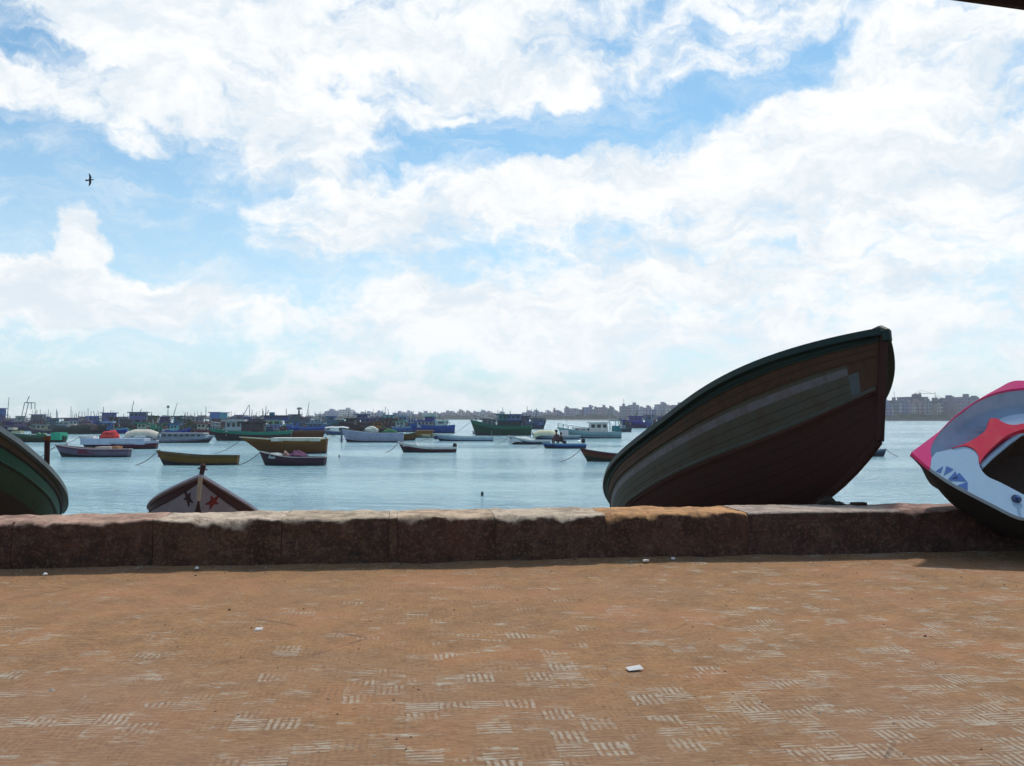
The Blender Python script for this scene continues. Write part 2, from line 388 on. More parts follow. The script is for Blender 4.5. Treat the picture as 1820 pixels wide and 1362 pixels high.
for i in range(len(joints) - 1):
    u0, u1 = joints[i] + .0025, joints[i+1] - .0025
    tone, lit_dust = spec.get(i, tones[i % 4])
    if i in (6, 7, 8): tone, lit_dust = ((.12,.06,.045),(.36,.22,.17)) if i == 6 else (((.13,.065,.045),(.38,.24,.18)) if i == 7 else ((.15,.08,.05),(.48,.38,.29)))
    m = wall_mat(tone, lit_dust, i)
    sm = i == 14
    nu = max(4, int((u1 - u0) / .03)); prof_n = 34; mb = MB(); vs = []
    for a in range(nu + 1):
        u = u0 + (u1 - u0) * a / nu
        ed = min(u - u0, u1 - u)
        cr = max(0, 1 - ed / .03) * .007 * (1 + noise.noise(Vector((i * 3.1, u * 2, 0))))
        er = .035 + .10 * max(0, noise.fractal(Vector((u * 3.2, i * 5.1, .3)), .8, 2.1, 5) + (.05 if not sm else -.6)) * (1.5 if i in (8, 12, 13) else .9)
        er = min(max(er, .035), .15)
        H = WALLH + .008 * noise.noise(Vector((i * 9.1, 0, 0))) + (.006 if sm else 0)
        pts = []
        for k in range(13): pts.append((-.0, -.08 + (H - er + .08) * k / 12))
        for k in range(1, 9):
            an = math.pi / 2 * k / 8; pts.append((er * 1.25 * (1 - math.cos(an)), H - er + er * math.sin(an)))
        for k in range(1, 9): pts.append((er * 1.25 + (WALLT - .05 - er * 1.25) * k / 8, H))
        for k in range(1, 4):
            an = math.pi / 2 * k / 3; pts.append((WALLT - .05 + .05 * math.sin(an), H - .05 + .05 * math.cos(an)))
        pts += [(WALLT, H * .3), (WALLT, -1.5)]
        for (pv, pz) in pts:
            w = wallpt(u, pv)
            q = Vector((w.x * 2.2, w.y * 2.2, pz * 2.2))
            am = .010 if sm else .034
            dn = noise.fractal(q * 1.6, 1, 2, 5) * am + cr
            q2 = noise.noise(q * 9) * .004
            ins = -1 if pv < .1 else (1 if pv > WALLT - .04 else 0)
            w = wallpt(u, pv + (dn + q2 if ins < 0 else (-dn if ins > 0 else 0)))
            z = pz + (dn * .5 + q2 - cr if pz > H * .9 else 0)
            vs.append((w.x - wall.location.x, w.y - wall.location.y, z))
    NP = len(pts)
    fs = [(a*NP+k, (a+1)*NP+k, (a+1)*NP+k+1, a*NP+k+1) for a in range(nu) for k in range(NP-1)]
    fs += [tuple(range(NP)), tuple(nu*NP+k for k in range(NP-1, -1, -1))]
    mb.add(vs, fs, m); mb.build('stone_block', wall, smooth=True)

mb = MB(); q0 = [wallpt(joints[0], .06), wallpt(joints[-1], .06), wallpt(joints[-1], WALLT - .06), wallpt(joints[0], WALLT - .06)]
q0 = [q - wall.location for q in q0]; mcore = paint((.05, .035, .03), .95, .4, 6)
mb.add([(q.x, q.y, z) for z in (-1.4, WALLH - .075) for q in q0], [(0,1,2,3),(4,5,6,7),(0,1,5,4),(1,2,6,5),(2,3,7,6),(3,0,4,7)], mcore); mb.build('mortar_core', wall)

# ------------------------------------------------------------------ hulls
def sm(x, a, b):
    x = min(1, max(0, (x - a) / (b - a))); return x * x * (3 - 2 * x)
def hull_fn(p):
    L, B, D = p['L'], p['B'], p['D']; rb, rs, hf, pw, smx, rake = (p.get(k, dflt) for k, dflt in (('rb', .3), ('rs', .1), ('hf', .3), ('pw', 2.3), ('sm', .45), ('rake', .4)))
    tr = p.get('tr', 1.0)     # 1 = pointed stern, <1 = transom (how far along the curve it is cut)
    rk2 = p.get('rk2', 0.0)
    def f(s, z, side):
        u = (smx - s) / smx * tr if s < smx else (s - smx) / (1 - smx)
        b = B / 2 * (1 - u ** pw)
        zs = D + rb * max(0, (s - .4) / .6) ** 2 + rs * max(0, (.4 - s) / .4) ** 2
        zk = hf * max(0, (s - .7) / .3) ** 2.5
        w = sm(s, .5, 1)
        if tr >= .999: w = max(w, sm(1 - s, .6, 1) * .7)
        y = b * ((1 - w) * math.sqrt(max(0, 1 - max(0, 1 - z) ** 2.4)) ** .9 + w * max(0, z) ** .85)
        x = -L / 2 + L * s + rake * max(0, (s - .6) / .4) ** 2 * z - rk2 * max(0, (.3 - s) / .3) ** 2 * z
        return Vector((x, side * y, zk + (zs - zk) * z))
    return f
def make_hull(parent, p, bands, mats, rail_m, deck_m, deck=.62, rail=(.10, .07), ns=30, extra=()):
    """bands: list of fractions ascending with a material key each"""
    f = hull_fn(p); S = [1 - (1 - i / ns) ** 1.35 for i in range(ns + 1)]
    zs = [0.0]
    for b, _ in bands:
        lo = zs[-1]; k = max(1, int((b - lo) / .09)); zs += [lo + (b - lo) * (j + 1) / k for j in range(k)]
    mb = MB()
    def bm_(z, s):
        for b, key in bands:
            if z < b - 1e-6: return mats[key(s) if callable(key) else key]
        return mats[bands[-1][1]]
    for side in (-1, 1):
        G = [[f(s, z, side) for z in zs] for s in S]
        for i in range(ns):
            for j in range(len(zs) - 1):
                mb.add([G[i][j], G[i+1][j], G[i+1][j+1], G[i][j+1]], [(0, 1, 2, 3)], bm_((zs[j] + zs[j+1]) / 2, (S[i] + S[i+1]) / 2))
    if p.get('tr', 1) < .999:
        a = [f(0, z, -1) for z in zs]; b = [f(0, z, 1) for z in zs]
        for j in range(len(zs) - 1): mb.add([a[j], b[j], b[j+1], a[j+1]], [(0, 1, 2, 3)], bm_((zs[j]+zs[j+1])/2, .0))
    o = mb.build('hull', parent)
    bm = bmesh.new(); bm.from_mesh(o.data); bmesh.ops.remove_doubles(bm, verts=bm.verts, dist=.0008); bmesh.ops.recalc_face_normals(bm, faces=bm.faces)
    for fc in bm.faces: fc.smooth = True
    bm.to_mesh(o.data); bm.free()
    try: o.data.set_sharp_from_angle(angle=R(40))
    except Exception: pass
    # inside
    db = MB(); k = .93
    tops = [[f(s, .985, sd) for s in S] for sd in (-1, 1)]; bots = [[f(s, deck, sd) for s in S] for sd in (-1, 1)]
    sc_ = lambda v, q=k: Vector((v.x * .985, v.y * q, v.z))
    for t_, b_ in zip(tops, bots):
        for i in range(ns): db.add([sc_(t_[i]), sc_(t_[i+1]), sc_(b_[i+1]), sc_(b_[i])], [(0, 1, 2, 3)], deck_m)
    for i in range(ns): db.add([sc_(bots[0][i]), sc_(bots[0][i+1]), sc_(bots[1][i+1]), sc_(bots[1][i])], [(0, 1, 2, 3)], deck_m)
    if p.get('tr', 1) < .999: db.add([sc_(tops[0][0]), sc_(tops[1][0]), sc_(bots[1][0]), sc_(bots[0][0])], [(0, 1, 2, 3)], deck_m)
    db.build('deck', parent)
    rb_ = MB()
    path = [f(s, 1.0, -1) for s in S[:-1]] + [f(1, 1, 1)] + [f(s, 1.0, 1) for s in reversed(S[:-1])]
    rb_.sweep(path, rail[0], rail[1], rail_m)
    if p.get('tr', 1) < .999: rb_.sweep([f(0, 1, 1), f(0, 1, -1)], rail[0], rail[1] * .98, rail_m)
    rb_.build('gunwale', parent)
    for z, w, m in extra:
        for side in (-1, 1):
            e = MB(); e.tube([f(s, z, side) + Vector((0, side * .008, 0)) for s in S[:-1]], w, m, 5); e.build('rubbing_strake', parent)
    return f

def wood(c, rough=.7): return paint(c, rough, .6, 5.0)
# ---- big beached boat
P = dict(L=6.672, B=2.6, D=1.47, rb=.355, rs=0.0, hf=.485, pw=3.066, sm=.6, rake=.3)
big = empty('beached_boat', (3.157, 13.827, -.385), (-.2, -.351, -1.166))
tag(big, 'big beached boat with dark red bottom and green rail leaning bow up behind the wall', 'boat', 'boats pulled up behind the wall')
mm = {'bot': paint((.040, .013, .011), .8, .8, 1.9), 'green': paint((.060, .062, .046), .7, .9, 2.2, wc=(1.6, .7, .4)), 'lilac': paint((.115, .112, .125), .6, 1.0, 3.2, wc=(1.6, .8, .4)),
      'seam': paint((.012, .010, .009), .9, .5, 3), 'seam2': paint((.022, .024, .020), .9, .5, 3), 'brown': paint((.062, .031, .016), .75, .95, 3.0), 'rail': paint((.010, .028, .024), .6, .5, 2.5), 'frame': paint((.065, .085, .088), .6, .5, 3), 'line': paint((.09, .03, .024), .7, .5, 3)}
br_ = lambda k: (lambda s: 'brown' if s > .965 else k)
def planks(a, z, n, key, seam):
    out = []; 
    for k in range(n):
        e = a + (z - a) * (k + 1) / n; out.append((e - .005, key)); out.append((e, seam if k < n - 1 else key))
    return out
en = lambda k: (lambda s: 'brown' if s > .972 else ('frame' if s > .962 else k))
BD = planks(0, .45, 6, 'bot', 'seam') + [(.462, 'line'), (.474, en('green')), (.486, 'line'), (.50, en('frame'))] + planks(.50, .70, 3, en('green'), en('seam2')) + [(.76, lambda s: 'brown' if s > .955 else 'lilac'), (.80, lambda s: 'brown' if s > .955 else 'green')] + planks(.80, .93, 2, 'brown', 'seam') + [(1.0, 'rail')]
fb = make_hull(big, P, BD,
               mm, mm['rail'], paint((.05, .09, .08), .7), deck=.7, rail=(.15, .10), ns=44,
               extra=((.93, .022, mm['rail']), (.80, .014, mm['brown']), (.50, .026, paint((.07, .075, .065), .7)), (.46, .018, mm['bot'])))
st = MB(); st.tube([fb(1, z, 1) + Vector((.02, 0, 0)) for z in lin(0, 1.03, 9)] , .055, mm['bot'], 6); st.build('stem', big)
kb = MB(); kb.tube([fb(s, 0, 1) + Vector((0, 0, -.0)) for s in lin(0, 1, 30)] + [fb(1, .1, 1) + Vector((.02, 0, 0))], .055, mm['bot'], 6); kb.build('keel', big)

bw = MB(); c0 = fb(1, 1, 1); bw.tube([c0 + Vector((-.45, 0, .03)), c0 + Vector((-.2, 0, .05)), c0 + Vector((-.02, 0, .04)), c0 + Vector((.05, 0, -.02)), c0 + Vector((.05, 0, -.14))], .085, mm['rail'], 8, .06); bw.build('breasthook', big)

# ---- green beached boat at the left edge
P2 = dict(L=5.367, B=2.555, D=1.023, rb=.5, rs=.2, hf=.47, pw=2.051, sm=.6, rake=.027)
gb = empty('beached_boat', (-8.164, 13.303, -.21), (.118, -.4, -1.7))
tag(gb, 'dark green beached boat cut off by the left edge of the photo, behind the wall', 'boat', 'boats pulled up behind the wall')
m2 = {'bot': paint((.035, .022, .015), .8, .6, 1.3), 'g1': paint((.026, .045, .020), .7, .6, 2), 'g2': paint((.02, .075, .04), .6, .6, 2.5), 'or': paint((.08, .045, .018), .7, .8, 2.5), 'rail': paint((.10, .13, .14), .6, .6, 2.5)}
fg = make_hull(gb, P2, [(.42, 'bot'), (.66, 'g1'), (.72, 'bot'), (.84, 'g2'), (.87, 'bot'), (.95, 'or'), (1., 'bot')], m2, m2['rail'], paint((.06, .09, .07)), deck=.7, rail=(.15, .09), ns=34,
               extra=((.86, .018, m2['bot']), (.70, .022, m2['g2'])))
# its mooring post standing just beyond
for nm, (px, y0, y1), r_, cc in (('mooring_post', (84, 783, 850), .045, (.06, .02, .02)),):
    pm = MB(); a = at(px, y0, 15.2); b = at(px - 2, 905, 15.2); b.z = -1.7
    pm.tube([b, b.lerp(a, .9), a], r_, paint(cc, .8), 8)
    pm.tube([a, a + Vector((0, 0, .07))], r_ * 1.25, paint((.20, .06, .02), .8), 8)
    po = pm.build(nm); tag(po, 'dark wooden post with rusty top behind the green boat at the left', 'post')

# ---- small pale boat, bow towards us
P3 = dict(L=3.684, B=1.985, D=.608, rb=.12, rs=.051, hf=.434, pw=1.641, sm=.522, rake=.307)
sb = empty('beached_boat', (-5.204, 15.644, -.775), (-.166, -.336, -1.342))
tag(sb, 'small pale lilac beached boat with red star on its bow, just behind the wall', 'boat', 'boats pulled up behind the wall')
m3 = {'w': paint((.30, .26, .30), .6, .5, 2.5), 'red': paint((.075, .022, .026), .6, .5, 3), 'b': paint((.05, .02, .02), .7), 'rail': paint((.28, .25, .30), .6, .6, 3)}
fs_ = make_hull(sb, P3, [(.15, 'b'), (.80, 'w'), (.93, 'red'), (1., 'b')], m3, m3['rail'], paint((.25, .2, .2)), deck=.6, rail=(.10, .045), ns=30, extra=((.80, .012, m3['b']),))
st = MB(); st.tube([fs_(1, z, 1) + Vector((.03, 0, 0)) for z in lin(.0, 1.0, 8)], .035, paint((.42, .34, .26), .7), 6); st.build('stem', sb)
sh = MB(); t0 = fs_(1, 1, 1); md = paint((.05, .015, .015), .6)
sh.tube([t0 + Vector((-.03, 0, -.05)), t0 + Vector((0, 0, .10)), t0 + Vector((.02, 0, .17))], .03, md, 8, .045)
sh.tube([t0 + Vector((.02, 0, .165)), t0 + Vector((.03, 0, .20))], .05, md, 8, .02)
sh.tube([t0 + Vector((.0, -.07, .12)), t0 + Vector((.0, .07, .12))], .014, md, 6)
sh.build('stem_head', sb)
for side, s_, z_ in ((1, .915, .60), (-1, .915, .60)):
    c = fs_(s_, z_, side); ex = (fs_(s_ + .03, z_, side) - c).normalized(); ez = (fs_(s_, z_ + .05, side) - c); ez = (ez - ex * ez.dot(ex)).normalized(); nrm = ex.cross(ez).normalized() * (1 if ex.cross(ez).y * side > 0 else -1)
    sp = MB(); pts = []
    for k in range(10):
        rr = .135 if k % 2 == 0 else .05; an = math.pi / 2 + k * math.pi / 5
        pts.append(c + ex * rr * math.cos(an) + ez * rr * math.sin(an) + nrm * .018)
    cc = c + nrm * .02; cb = [q - nrm * .03 for q in pts]
    sc_ol = (.20, .02, .02) if side > 0 else (.05, .018, .025)
    sp.add([cc] + pts, [(0, 1 + k, 1 + (k + 1) % 10) for k in range(10)], paint(sc_ol, .6, .2))
    sp.add(pts + cb, [(k, (k+1) % 10, 10 + (k+1) % 10, 10 + k) for k in range(10)], paint(sc_ol, .6, .2))
    sp.build('painted_star', sb)

# ------------------------------------------------------------------ pink and blue fibreglass boat lying against the wall
DN = Vector((0, -.72, .69)).normalized(); TP = at(1620, 804, 10.0)
def dp(px, py, dep=0.0):
    r = ray(px, py); o = Vector((0, 0, CAMZ)); k = (TP - o).dot(DN) / r.dot(DN)
    return o + r * k - DN * dep
AX = Vector((1, 0, 0)); AY = DN.cross(AX).normalized()
def poly2(pts, dep, m, mb, holes=(), thick=0.0):
    loops = [pts] + list(holes)
    V = [[dp(x, y, dep(x) if callable(dep) else dep) for x, y in lp] for lp in loops]
    flat = [[Vector((v.dot(AX), v.dot(AY), 0)) for v in lp] for lp in V]
    tri = geometry.tessellate_polygon(flat); vs = [v for lp in V for v in lp]
    mb.add(vs, [tuple(t_) for t_ in tri], m)
    if thick:
        vb = [v - DN * thick for v in vs]; o = len(vs); fs = []; st_ = 0
        for lp in V:
            nn_ = len(lp)
            for k in range(nn_): fs.append((st_ + k, st_ + (k+1) % nn_, o + st_ + (k+1) % nn_, o + st_ + k))
            st_ += nn_
        mb.add(vs + vb, fs, m)
def spl(pts, k=4):
    out = []; n_ = len(pts)
    for i in range(n_ - 1):
        p0, p1, p2, p3 = (Vector(pts[max(0, min(n_-1, i + q))]) for q in (-1, 0, 1, 2))
        for j in range(k):
            t_ = j / k; out.append(tuple(.5 * ((2*p1) + (-p0+p2)*t_ + (2*p0-5*p1+4*p2-p3)*t_*t_ + (-p0+3*p1-3*p2+p3)*t_**3)))
    out.append(tuple(pts[-1])); return out
def gel(c, r=.3):
    k = ('gel', c)
    if k in MC: return MC[k]
    m, t, p = mat('gelcoat'); v = t.node('ShaderNodeTexCoord').outputs['Object']
    f = t.ramp(t.noise(v, 3.5, 6, .65), .4, .7); g2 = t.ramp(t.noise(v, 30, 4, .7), .6, .75, 0, .25)
    cc = t.mix(t.math('MULTIPLY', f, .35), c4(c), c4(tuple(x * .6 for x in c))); cc = t.mix(g2, cc, c4(tuple(x * .5 + .05 for x in c)))
    t.put(p.inputs['Base Color'], cc); t.put(p.inputs['Roughness'], t.ramp(f, 0, 1, r, r + .25)); MC[k] = m; return m
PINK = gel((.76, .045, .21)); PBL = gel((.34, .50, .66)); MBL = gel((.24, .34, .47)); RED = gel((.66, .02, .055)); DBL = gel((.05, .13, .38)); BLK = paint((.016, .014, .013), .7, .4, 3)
pk = empty('fibreglass_boat', tuple(dp(1900, 800)))
tag(pk, 'pink and blue fibreglass boat tipped on its side over the wall, its inside showing', 'boat')
PT = Matrix.Translation(-Vector(pk.location))
up_o = spl([(1620,804),(1669,767),(1696,742),(1738,711),(1775,690),(1799,678),(1830,677),(1950,680),(2080,690),(2190,712)])
lo_o = spl([(1620,804),(1636,818),(1653,832),(1685,854),(1719,873),(1764,896),(1804,916),(1835,922),(1950,930),(2080,925),(2190,905)])
in_u = spl([(1656,813),(1654,803),(1656,792),(1664,777),(1685,751),(1725,719),(1764,700),(1804,691),(1850,690),(1950,696),(2060,708),(2150,730)])
in_l = [(1656,813)] + spl([(1668,826),(1700,842),(1742,862),(1800,890),(1850,902),(1950,908),(2060,902),(2150,885)])
m_ = MB(); poly2(up_o + [(2190,712),(2150,730)] + list(reversed(in_u)) + [(1653,832)] + list(reversed(lo_o[:8])), 0, PINK, m_, thick=.045); m_.build('upper_rim', pk, tf=PT)
m_ = MB(); poly2([(1653.5,832)] + lo_o[9:] + list(reversed(in_l)), -.001, PBL, m_, thick=.045); m_.build('lower_rim', pk, tf=PT)
m_ = MB(); poly2([(2190,712),(2190,905),(2150,885),(2150,730)], .001, PINK, m_, thick=.045); m_.build('stern_rim', pk, tf=PT)
# recess walls and floor with the cockpit cut out
loop = in_u + list(reversed(in_l))
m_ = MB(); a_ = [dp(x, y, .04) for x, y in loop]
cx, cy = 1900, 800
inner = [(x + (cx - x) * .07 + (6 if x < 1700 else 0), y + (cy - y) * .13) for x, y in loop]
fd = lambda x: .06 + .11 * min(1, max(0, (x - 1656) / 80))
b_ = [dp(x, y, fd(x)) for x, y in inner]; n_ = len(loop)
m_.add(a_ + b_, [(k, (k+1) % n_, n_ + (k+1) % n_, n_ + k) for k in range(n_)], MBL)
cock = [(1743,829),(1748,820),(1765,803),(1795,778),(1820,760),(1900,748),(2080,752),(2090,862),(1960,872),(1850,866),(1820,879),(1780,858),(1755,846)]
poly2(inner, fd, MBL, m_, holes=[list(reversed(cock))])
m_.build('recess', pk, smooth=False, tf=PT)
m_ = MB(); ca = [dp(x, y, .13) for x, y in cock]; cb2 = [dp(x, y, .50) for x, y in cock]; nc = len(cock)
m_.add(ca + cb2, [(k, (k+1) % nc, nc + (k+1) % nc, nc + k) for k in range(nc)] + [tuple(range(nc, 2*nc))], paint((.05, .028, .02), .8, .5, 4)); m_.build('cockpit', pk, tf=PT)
m_ = MB(); path = [dp(x, y, .10) for x, y in cock[1:7]]; m_.tube(path, .03, PBL, 8); m_.build('coaming', pk, smooth=True, tf=PT)
foredeck = [(1656,813),(1664,803)] + spl([(1693,797),(1704,794),(1716,793),(1730,798),(1739,808),(1742,828),(1755,845),(1780,857),(1820,878)]) + [(1850,880),(1960,885),(2060,880),(2150,884)] + list(reversed(in_l[1:]))
m_ = MB(); poly2(foredeck, .012, PBL, m_, thick=.2); m_.build('foredeck', pk, tf=PT)
star = spl([(1693,796),(1718,787),(1738,776),(1751,765),(1758,752),(1760,743)], 3) + spl([(1773,742),(1779,748),(1790,753),(1804,755),(1822,752),(1850,752)], 3)[1:] + spl([(1850,758),(1822,762),(1791,773),(1765,794),(1748,812),(1742,824)], 3) + spl([(1741,822),(1739,808),(1730,797),(1716,792),(1704,794)], 3)[1:]
m_ = MB(); poly2(star, .004, RED, m_, thick=.10); m_.build('star_panel', pk, tf=PT)
pad = spl([(1777,741),(1785,733),(1800,728),(1820,725),(1900,722),(2000,722)], 3) + [(2000,744),(1850,749)] + spl([(1822,750),(1804,752),(1790,750),(1781,747)], 3)
m_ = MB(); poly2(pad, .10, PBL, m_, thick=.1); m_.build('side_seat', pk, tf=PT)
m_ = MB()
for tr_ in ([(1663,838),(1676,829),(1672,841)], [(1677,845),(1682,829),(1695,835)], [(1685,852),(1698,838),(1703,853)], [(1687,854.5),(1705,841),(1718,856)], [(1702,863),(1719.5,857),(1719.5,872)]):
    poly2(tr_, -.005, DBL, m_, thick=.004)
m_.build('painted_triangles', pk, tf=PT)
m_ = MB(); oc = dp(1806, 888, -.004); m_.tube([oc, oc + DN * .015], .05, paint((.03, .05, .12), .4), 12); m_.tube([oc + DN * .012, oc + DN * .05], .018, DBL, 8); m_.build('oarlock', pk, tf=PT)
# outer hull: from the rim down and back to the keel
m_ = MB(); M_ = 10; rim_u = [dp(x, y, .046) for x, y in up_o]; rim_l = [dp(x, y, .046) for x, y in lo_o]
def keel(q): return dp(1620 + 570 * q, 804 + (-6) * q, .05 + .82 * (1 - (1 - q) ** 2.2) ** .8)
for rim in (rim_u, rim_l):
    n_ = len(rim); rows = []
    for i, v in enumerate(rim):
        q = (v.x - rim[0].x) / (rim[-1].x - rim[0].x); kk = keel(min(1, max(0, q))) + Vector((0, -.50, -.42)) * sm(q, .03, .35)
        rows.append([v + (kk - v) * (j / M_) - DN * (.62 * (sm(q, 0, .16) * .97 + .03)) * (math.sin(math.pi * (j / M_) ** (.7 if rim is rim_u else 1)) * (1.0 if rim is rim_u else .42)) for j in range(M_ + 1)])
    for i in range(n_ - 1):
        for j in range(M_): m_.add([rows[i][j], rows[i+1][j], rows[i+1][j+1], rows[i][j+1]], [(0, 1, 2, 3)], BLK)
    m_.add([rows[-1][j] for j in range(M_ + 1)] + [rim_u[-1].lerp(rim_l[-1], .5)], [tuple(range(M_ + 2))], BLK)
m_.build('hull', pk, smooth=True, tf=PT)

# ------------------------------------------------------------------ odds and ends on and before the wall
def lump(name, loc, sz, m, seed, label, cat, group=None, flat=1.0, rz=0):
    bm = bmesh.new(); bmesh.ops.create_icosphere(bm, subdivisions=3, radius=1)
    for v in bm.verts:
        k = 1 + .45 * noise.fractal(v.co * 1.5 + Vector((seed * 7.3, 0, 0)), 1, 2, 3)
        v.co = Vector((v.co.x * sz[0] * k, v.co.y * sz[1] * k, max(-.35, v.co.z) * sz[2] * k))
    me = bpy.data.meshes.new(name); bm.to_mesh(me); bm.free(); me.materials.append(m)
    for p_ in me.polygons: p_.use_smooth = True
    o = bpy.data.objects.new(name, me); col.objects.link(o); o.location = loc; o.rotation_euler = (0, 0, rz)
    tag(o, label, cat, group); return o
dkm = paint((.03, .022, .018), .9, .5, 9, streak=False)
lump('stone', at(1470, 882, 10.75), (.10, .08, .075), dkm, 1, 'dark rounded stone on the wall under the bow of the big boat', 'stone')
lump('stone', at(1487, 891, 10.7), (.085, .06, .035), dkm, 2, 'flat dark stone on the wall, just right of the rounded one', 'stone')
bk = MB()
for vx, vy, vz in ((0, 0, 0),):
    bk.box(-.085, .085, -.05, .05, 0, .042, paint((.05, .025, .02), .9, .6, 12, streak=False), .08)
bo = bk.build('brick'); bo.location = at(1526, 899, 10.65); bo.location.z = WALLH - .002; bo.rotation_euler = (0, 0, .2)
tag(bo, 'dark flat brick lying alone on the wall between the two boats', 'brick')
for b_o in [o for o in col.objects if o.name.startswith('stone') and not o.name.startswith('stone_block')]: b_o.location.z = WALLH + .012
wm = paint((.75, .72, .70), .8, .2, 6, streak=False)
lits = [((1148, 997), .022, 'small white crumb of litter on the paving below the wall, leftmost of the litter there'), ((1196, 993), .02, 'white litter scrap at the foot of the wall, left one of the close pair'), ((1206, 989), .024, 'white litter scrap at the foot of the wall, right one of the close pair'),
        ((1238, 983), .02, 'white scrap lying at the foot of the wall to the right of the close pair'), ((80, 1021), .016, 'tiny pale crumb on the paving by the wall near the left edge'), ((350, 1010), .018, 'tiny pale crumb on the paving by the wall below the small lilac boat'),
        ((1583, 978), .028, 'pale scrap of litter on the dark paving between the big boat and the pink boat'), ((460, 1120), .022, 'small white scrap alone on the open paving at the left')]
for k, ((px, py), s_, lb) in enumerate(lits):
    q = onz(px, py, .035 if py < 1030 else .004)
    lump('litter_scrap', q, (s_ * 1.3, s_, s_ * .8), wm, 20 + k, lb, 'litter', 'white scraps of litter on the paving', rz=k)
pp = MB(); q = onz(1128, 1190, .012); mp = paint((.55, .55, .56), .8, .1, 6, streak=False)
pv = [(-.055, -.05, 0), (.06, -.045, .004), (.052, .05, .016), (-.06, .055, .005)]
pp.add([(x, y, z) for x, y, z in pv] + [(x, y, z + .0025) for x, y, z in pv], [(0, 3, 2, 1), (4, 5, 6, 7), (0, 1, 5, 4), (1, 2, 6, 5), (2, 3, 7, 6), (3, 0, 4, 7)], mp)
po = pp.build('paper_scrap'); po.scale = (.8, .55, 1); po.location = q; po.rotation_euler = (0, 0, .2); tag(po, 'white scrap of paper lying flat on the paving in the middle of the foreground', 'paper')

gr = MB(); gms = [paint(c_, .95, .3, 20, streak=False) for c_ in ((.10, .06, .04), (.30, .22, .16), (.05, .035, .03), (.42, .38, .33))]
q_ = random.Random(11)
for i in range(1500):
    nearw = q_.random() < .45; u = q_.uniform(-7, 8); v = -abs(q_.gauss(0, .16)) - .015 if nearw else q_.uniform(-6.6, -.2)
    w = Vector(pave(u, v)); s_ = q_.uniform(.003, .010) * (1.5 if q_.random() < .06 else 1); mt_ = q_.choice(gms)
    pts = [Vector((math.cos(k * 1.256 + i) * s_ * q_.uniform(.7, 1.5), math.sin(k * 1.256 + i) * s_ * q_.uniform(.7, 1.2), -.002)) for k in range(5)] + [Vector((q_.uniform(-.3, .3) * s_, 0, s_ * q_.uniform(.5, 1.1)))]
    gr.add([w + p_ for p_ in pts], [(k, (k + 1) % 5, 5) for k in range(5)], mt_)
tag(gr.build('grit'), 'fine grit and pebbles scattered over the paving and along the foot of the wall', 'grit', kind='stuff')

# ------------------------------------------------------------------ canopy whose corner shows top right
cn = empty('canopy', (2.0, 1.0, 0)); tag(cn, 'dark roof edge of a canopy cutting across the top right corner', 'canopy')
e0 = Vector((1.788, 3.699, 3.2)); ed = Vector((.3499, .0936, 0)).normalized(); eb = Vector((ed.y, -ed.x, 0))
CT = Matrix.Translation(-Vector(cn.location)); mcn = paint((.030, .018, .013), .85, .5, 3)
m_ = MB(); A_, B_ = e0 + ed * -9, e0 + ed * 7; C_, D_ = B_ + eb * 5.5 + Vector((0, 0, .35)), A_ + eb * 5.5 + Vector((0, 0, .35)); up = Vector((0, 0, .09))
m_.add([A_, B_, C_, D_, A_ + up, B_ + up, C_ + up, D_ + up], [(0, 1, 2, 3), (4, 5, 6, 7), (0, 1, 5, 4), (1, 2, 6, 5), (2, 3, 7, 6), (3, 0, 4, 7)], mcn); m_.build('roof_sheet', cn, tf=CT)
m_ = MB(); m_.tube([e0 + ed * -9 + eb * .06 + Vector((0, 0, -.0)), e0 + ed * 7 + eb * .06], .03, mcn, 6); m_.build('edge_rail', cn, tf=CT)
for k in (-8.5, 6.5):
    for q_ in (.3, 5.2):
        m_ = MB(); b0 = e0 + ed * k + eb * q_; m_.tube([(b0.x, b0.y, 0), (b0.x, b0.y, 3.25 + (q_ > 1) * .28)], .05, mcn, 8); m_.build('post', cn, tf=CT)
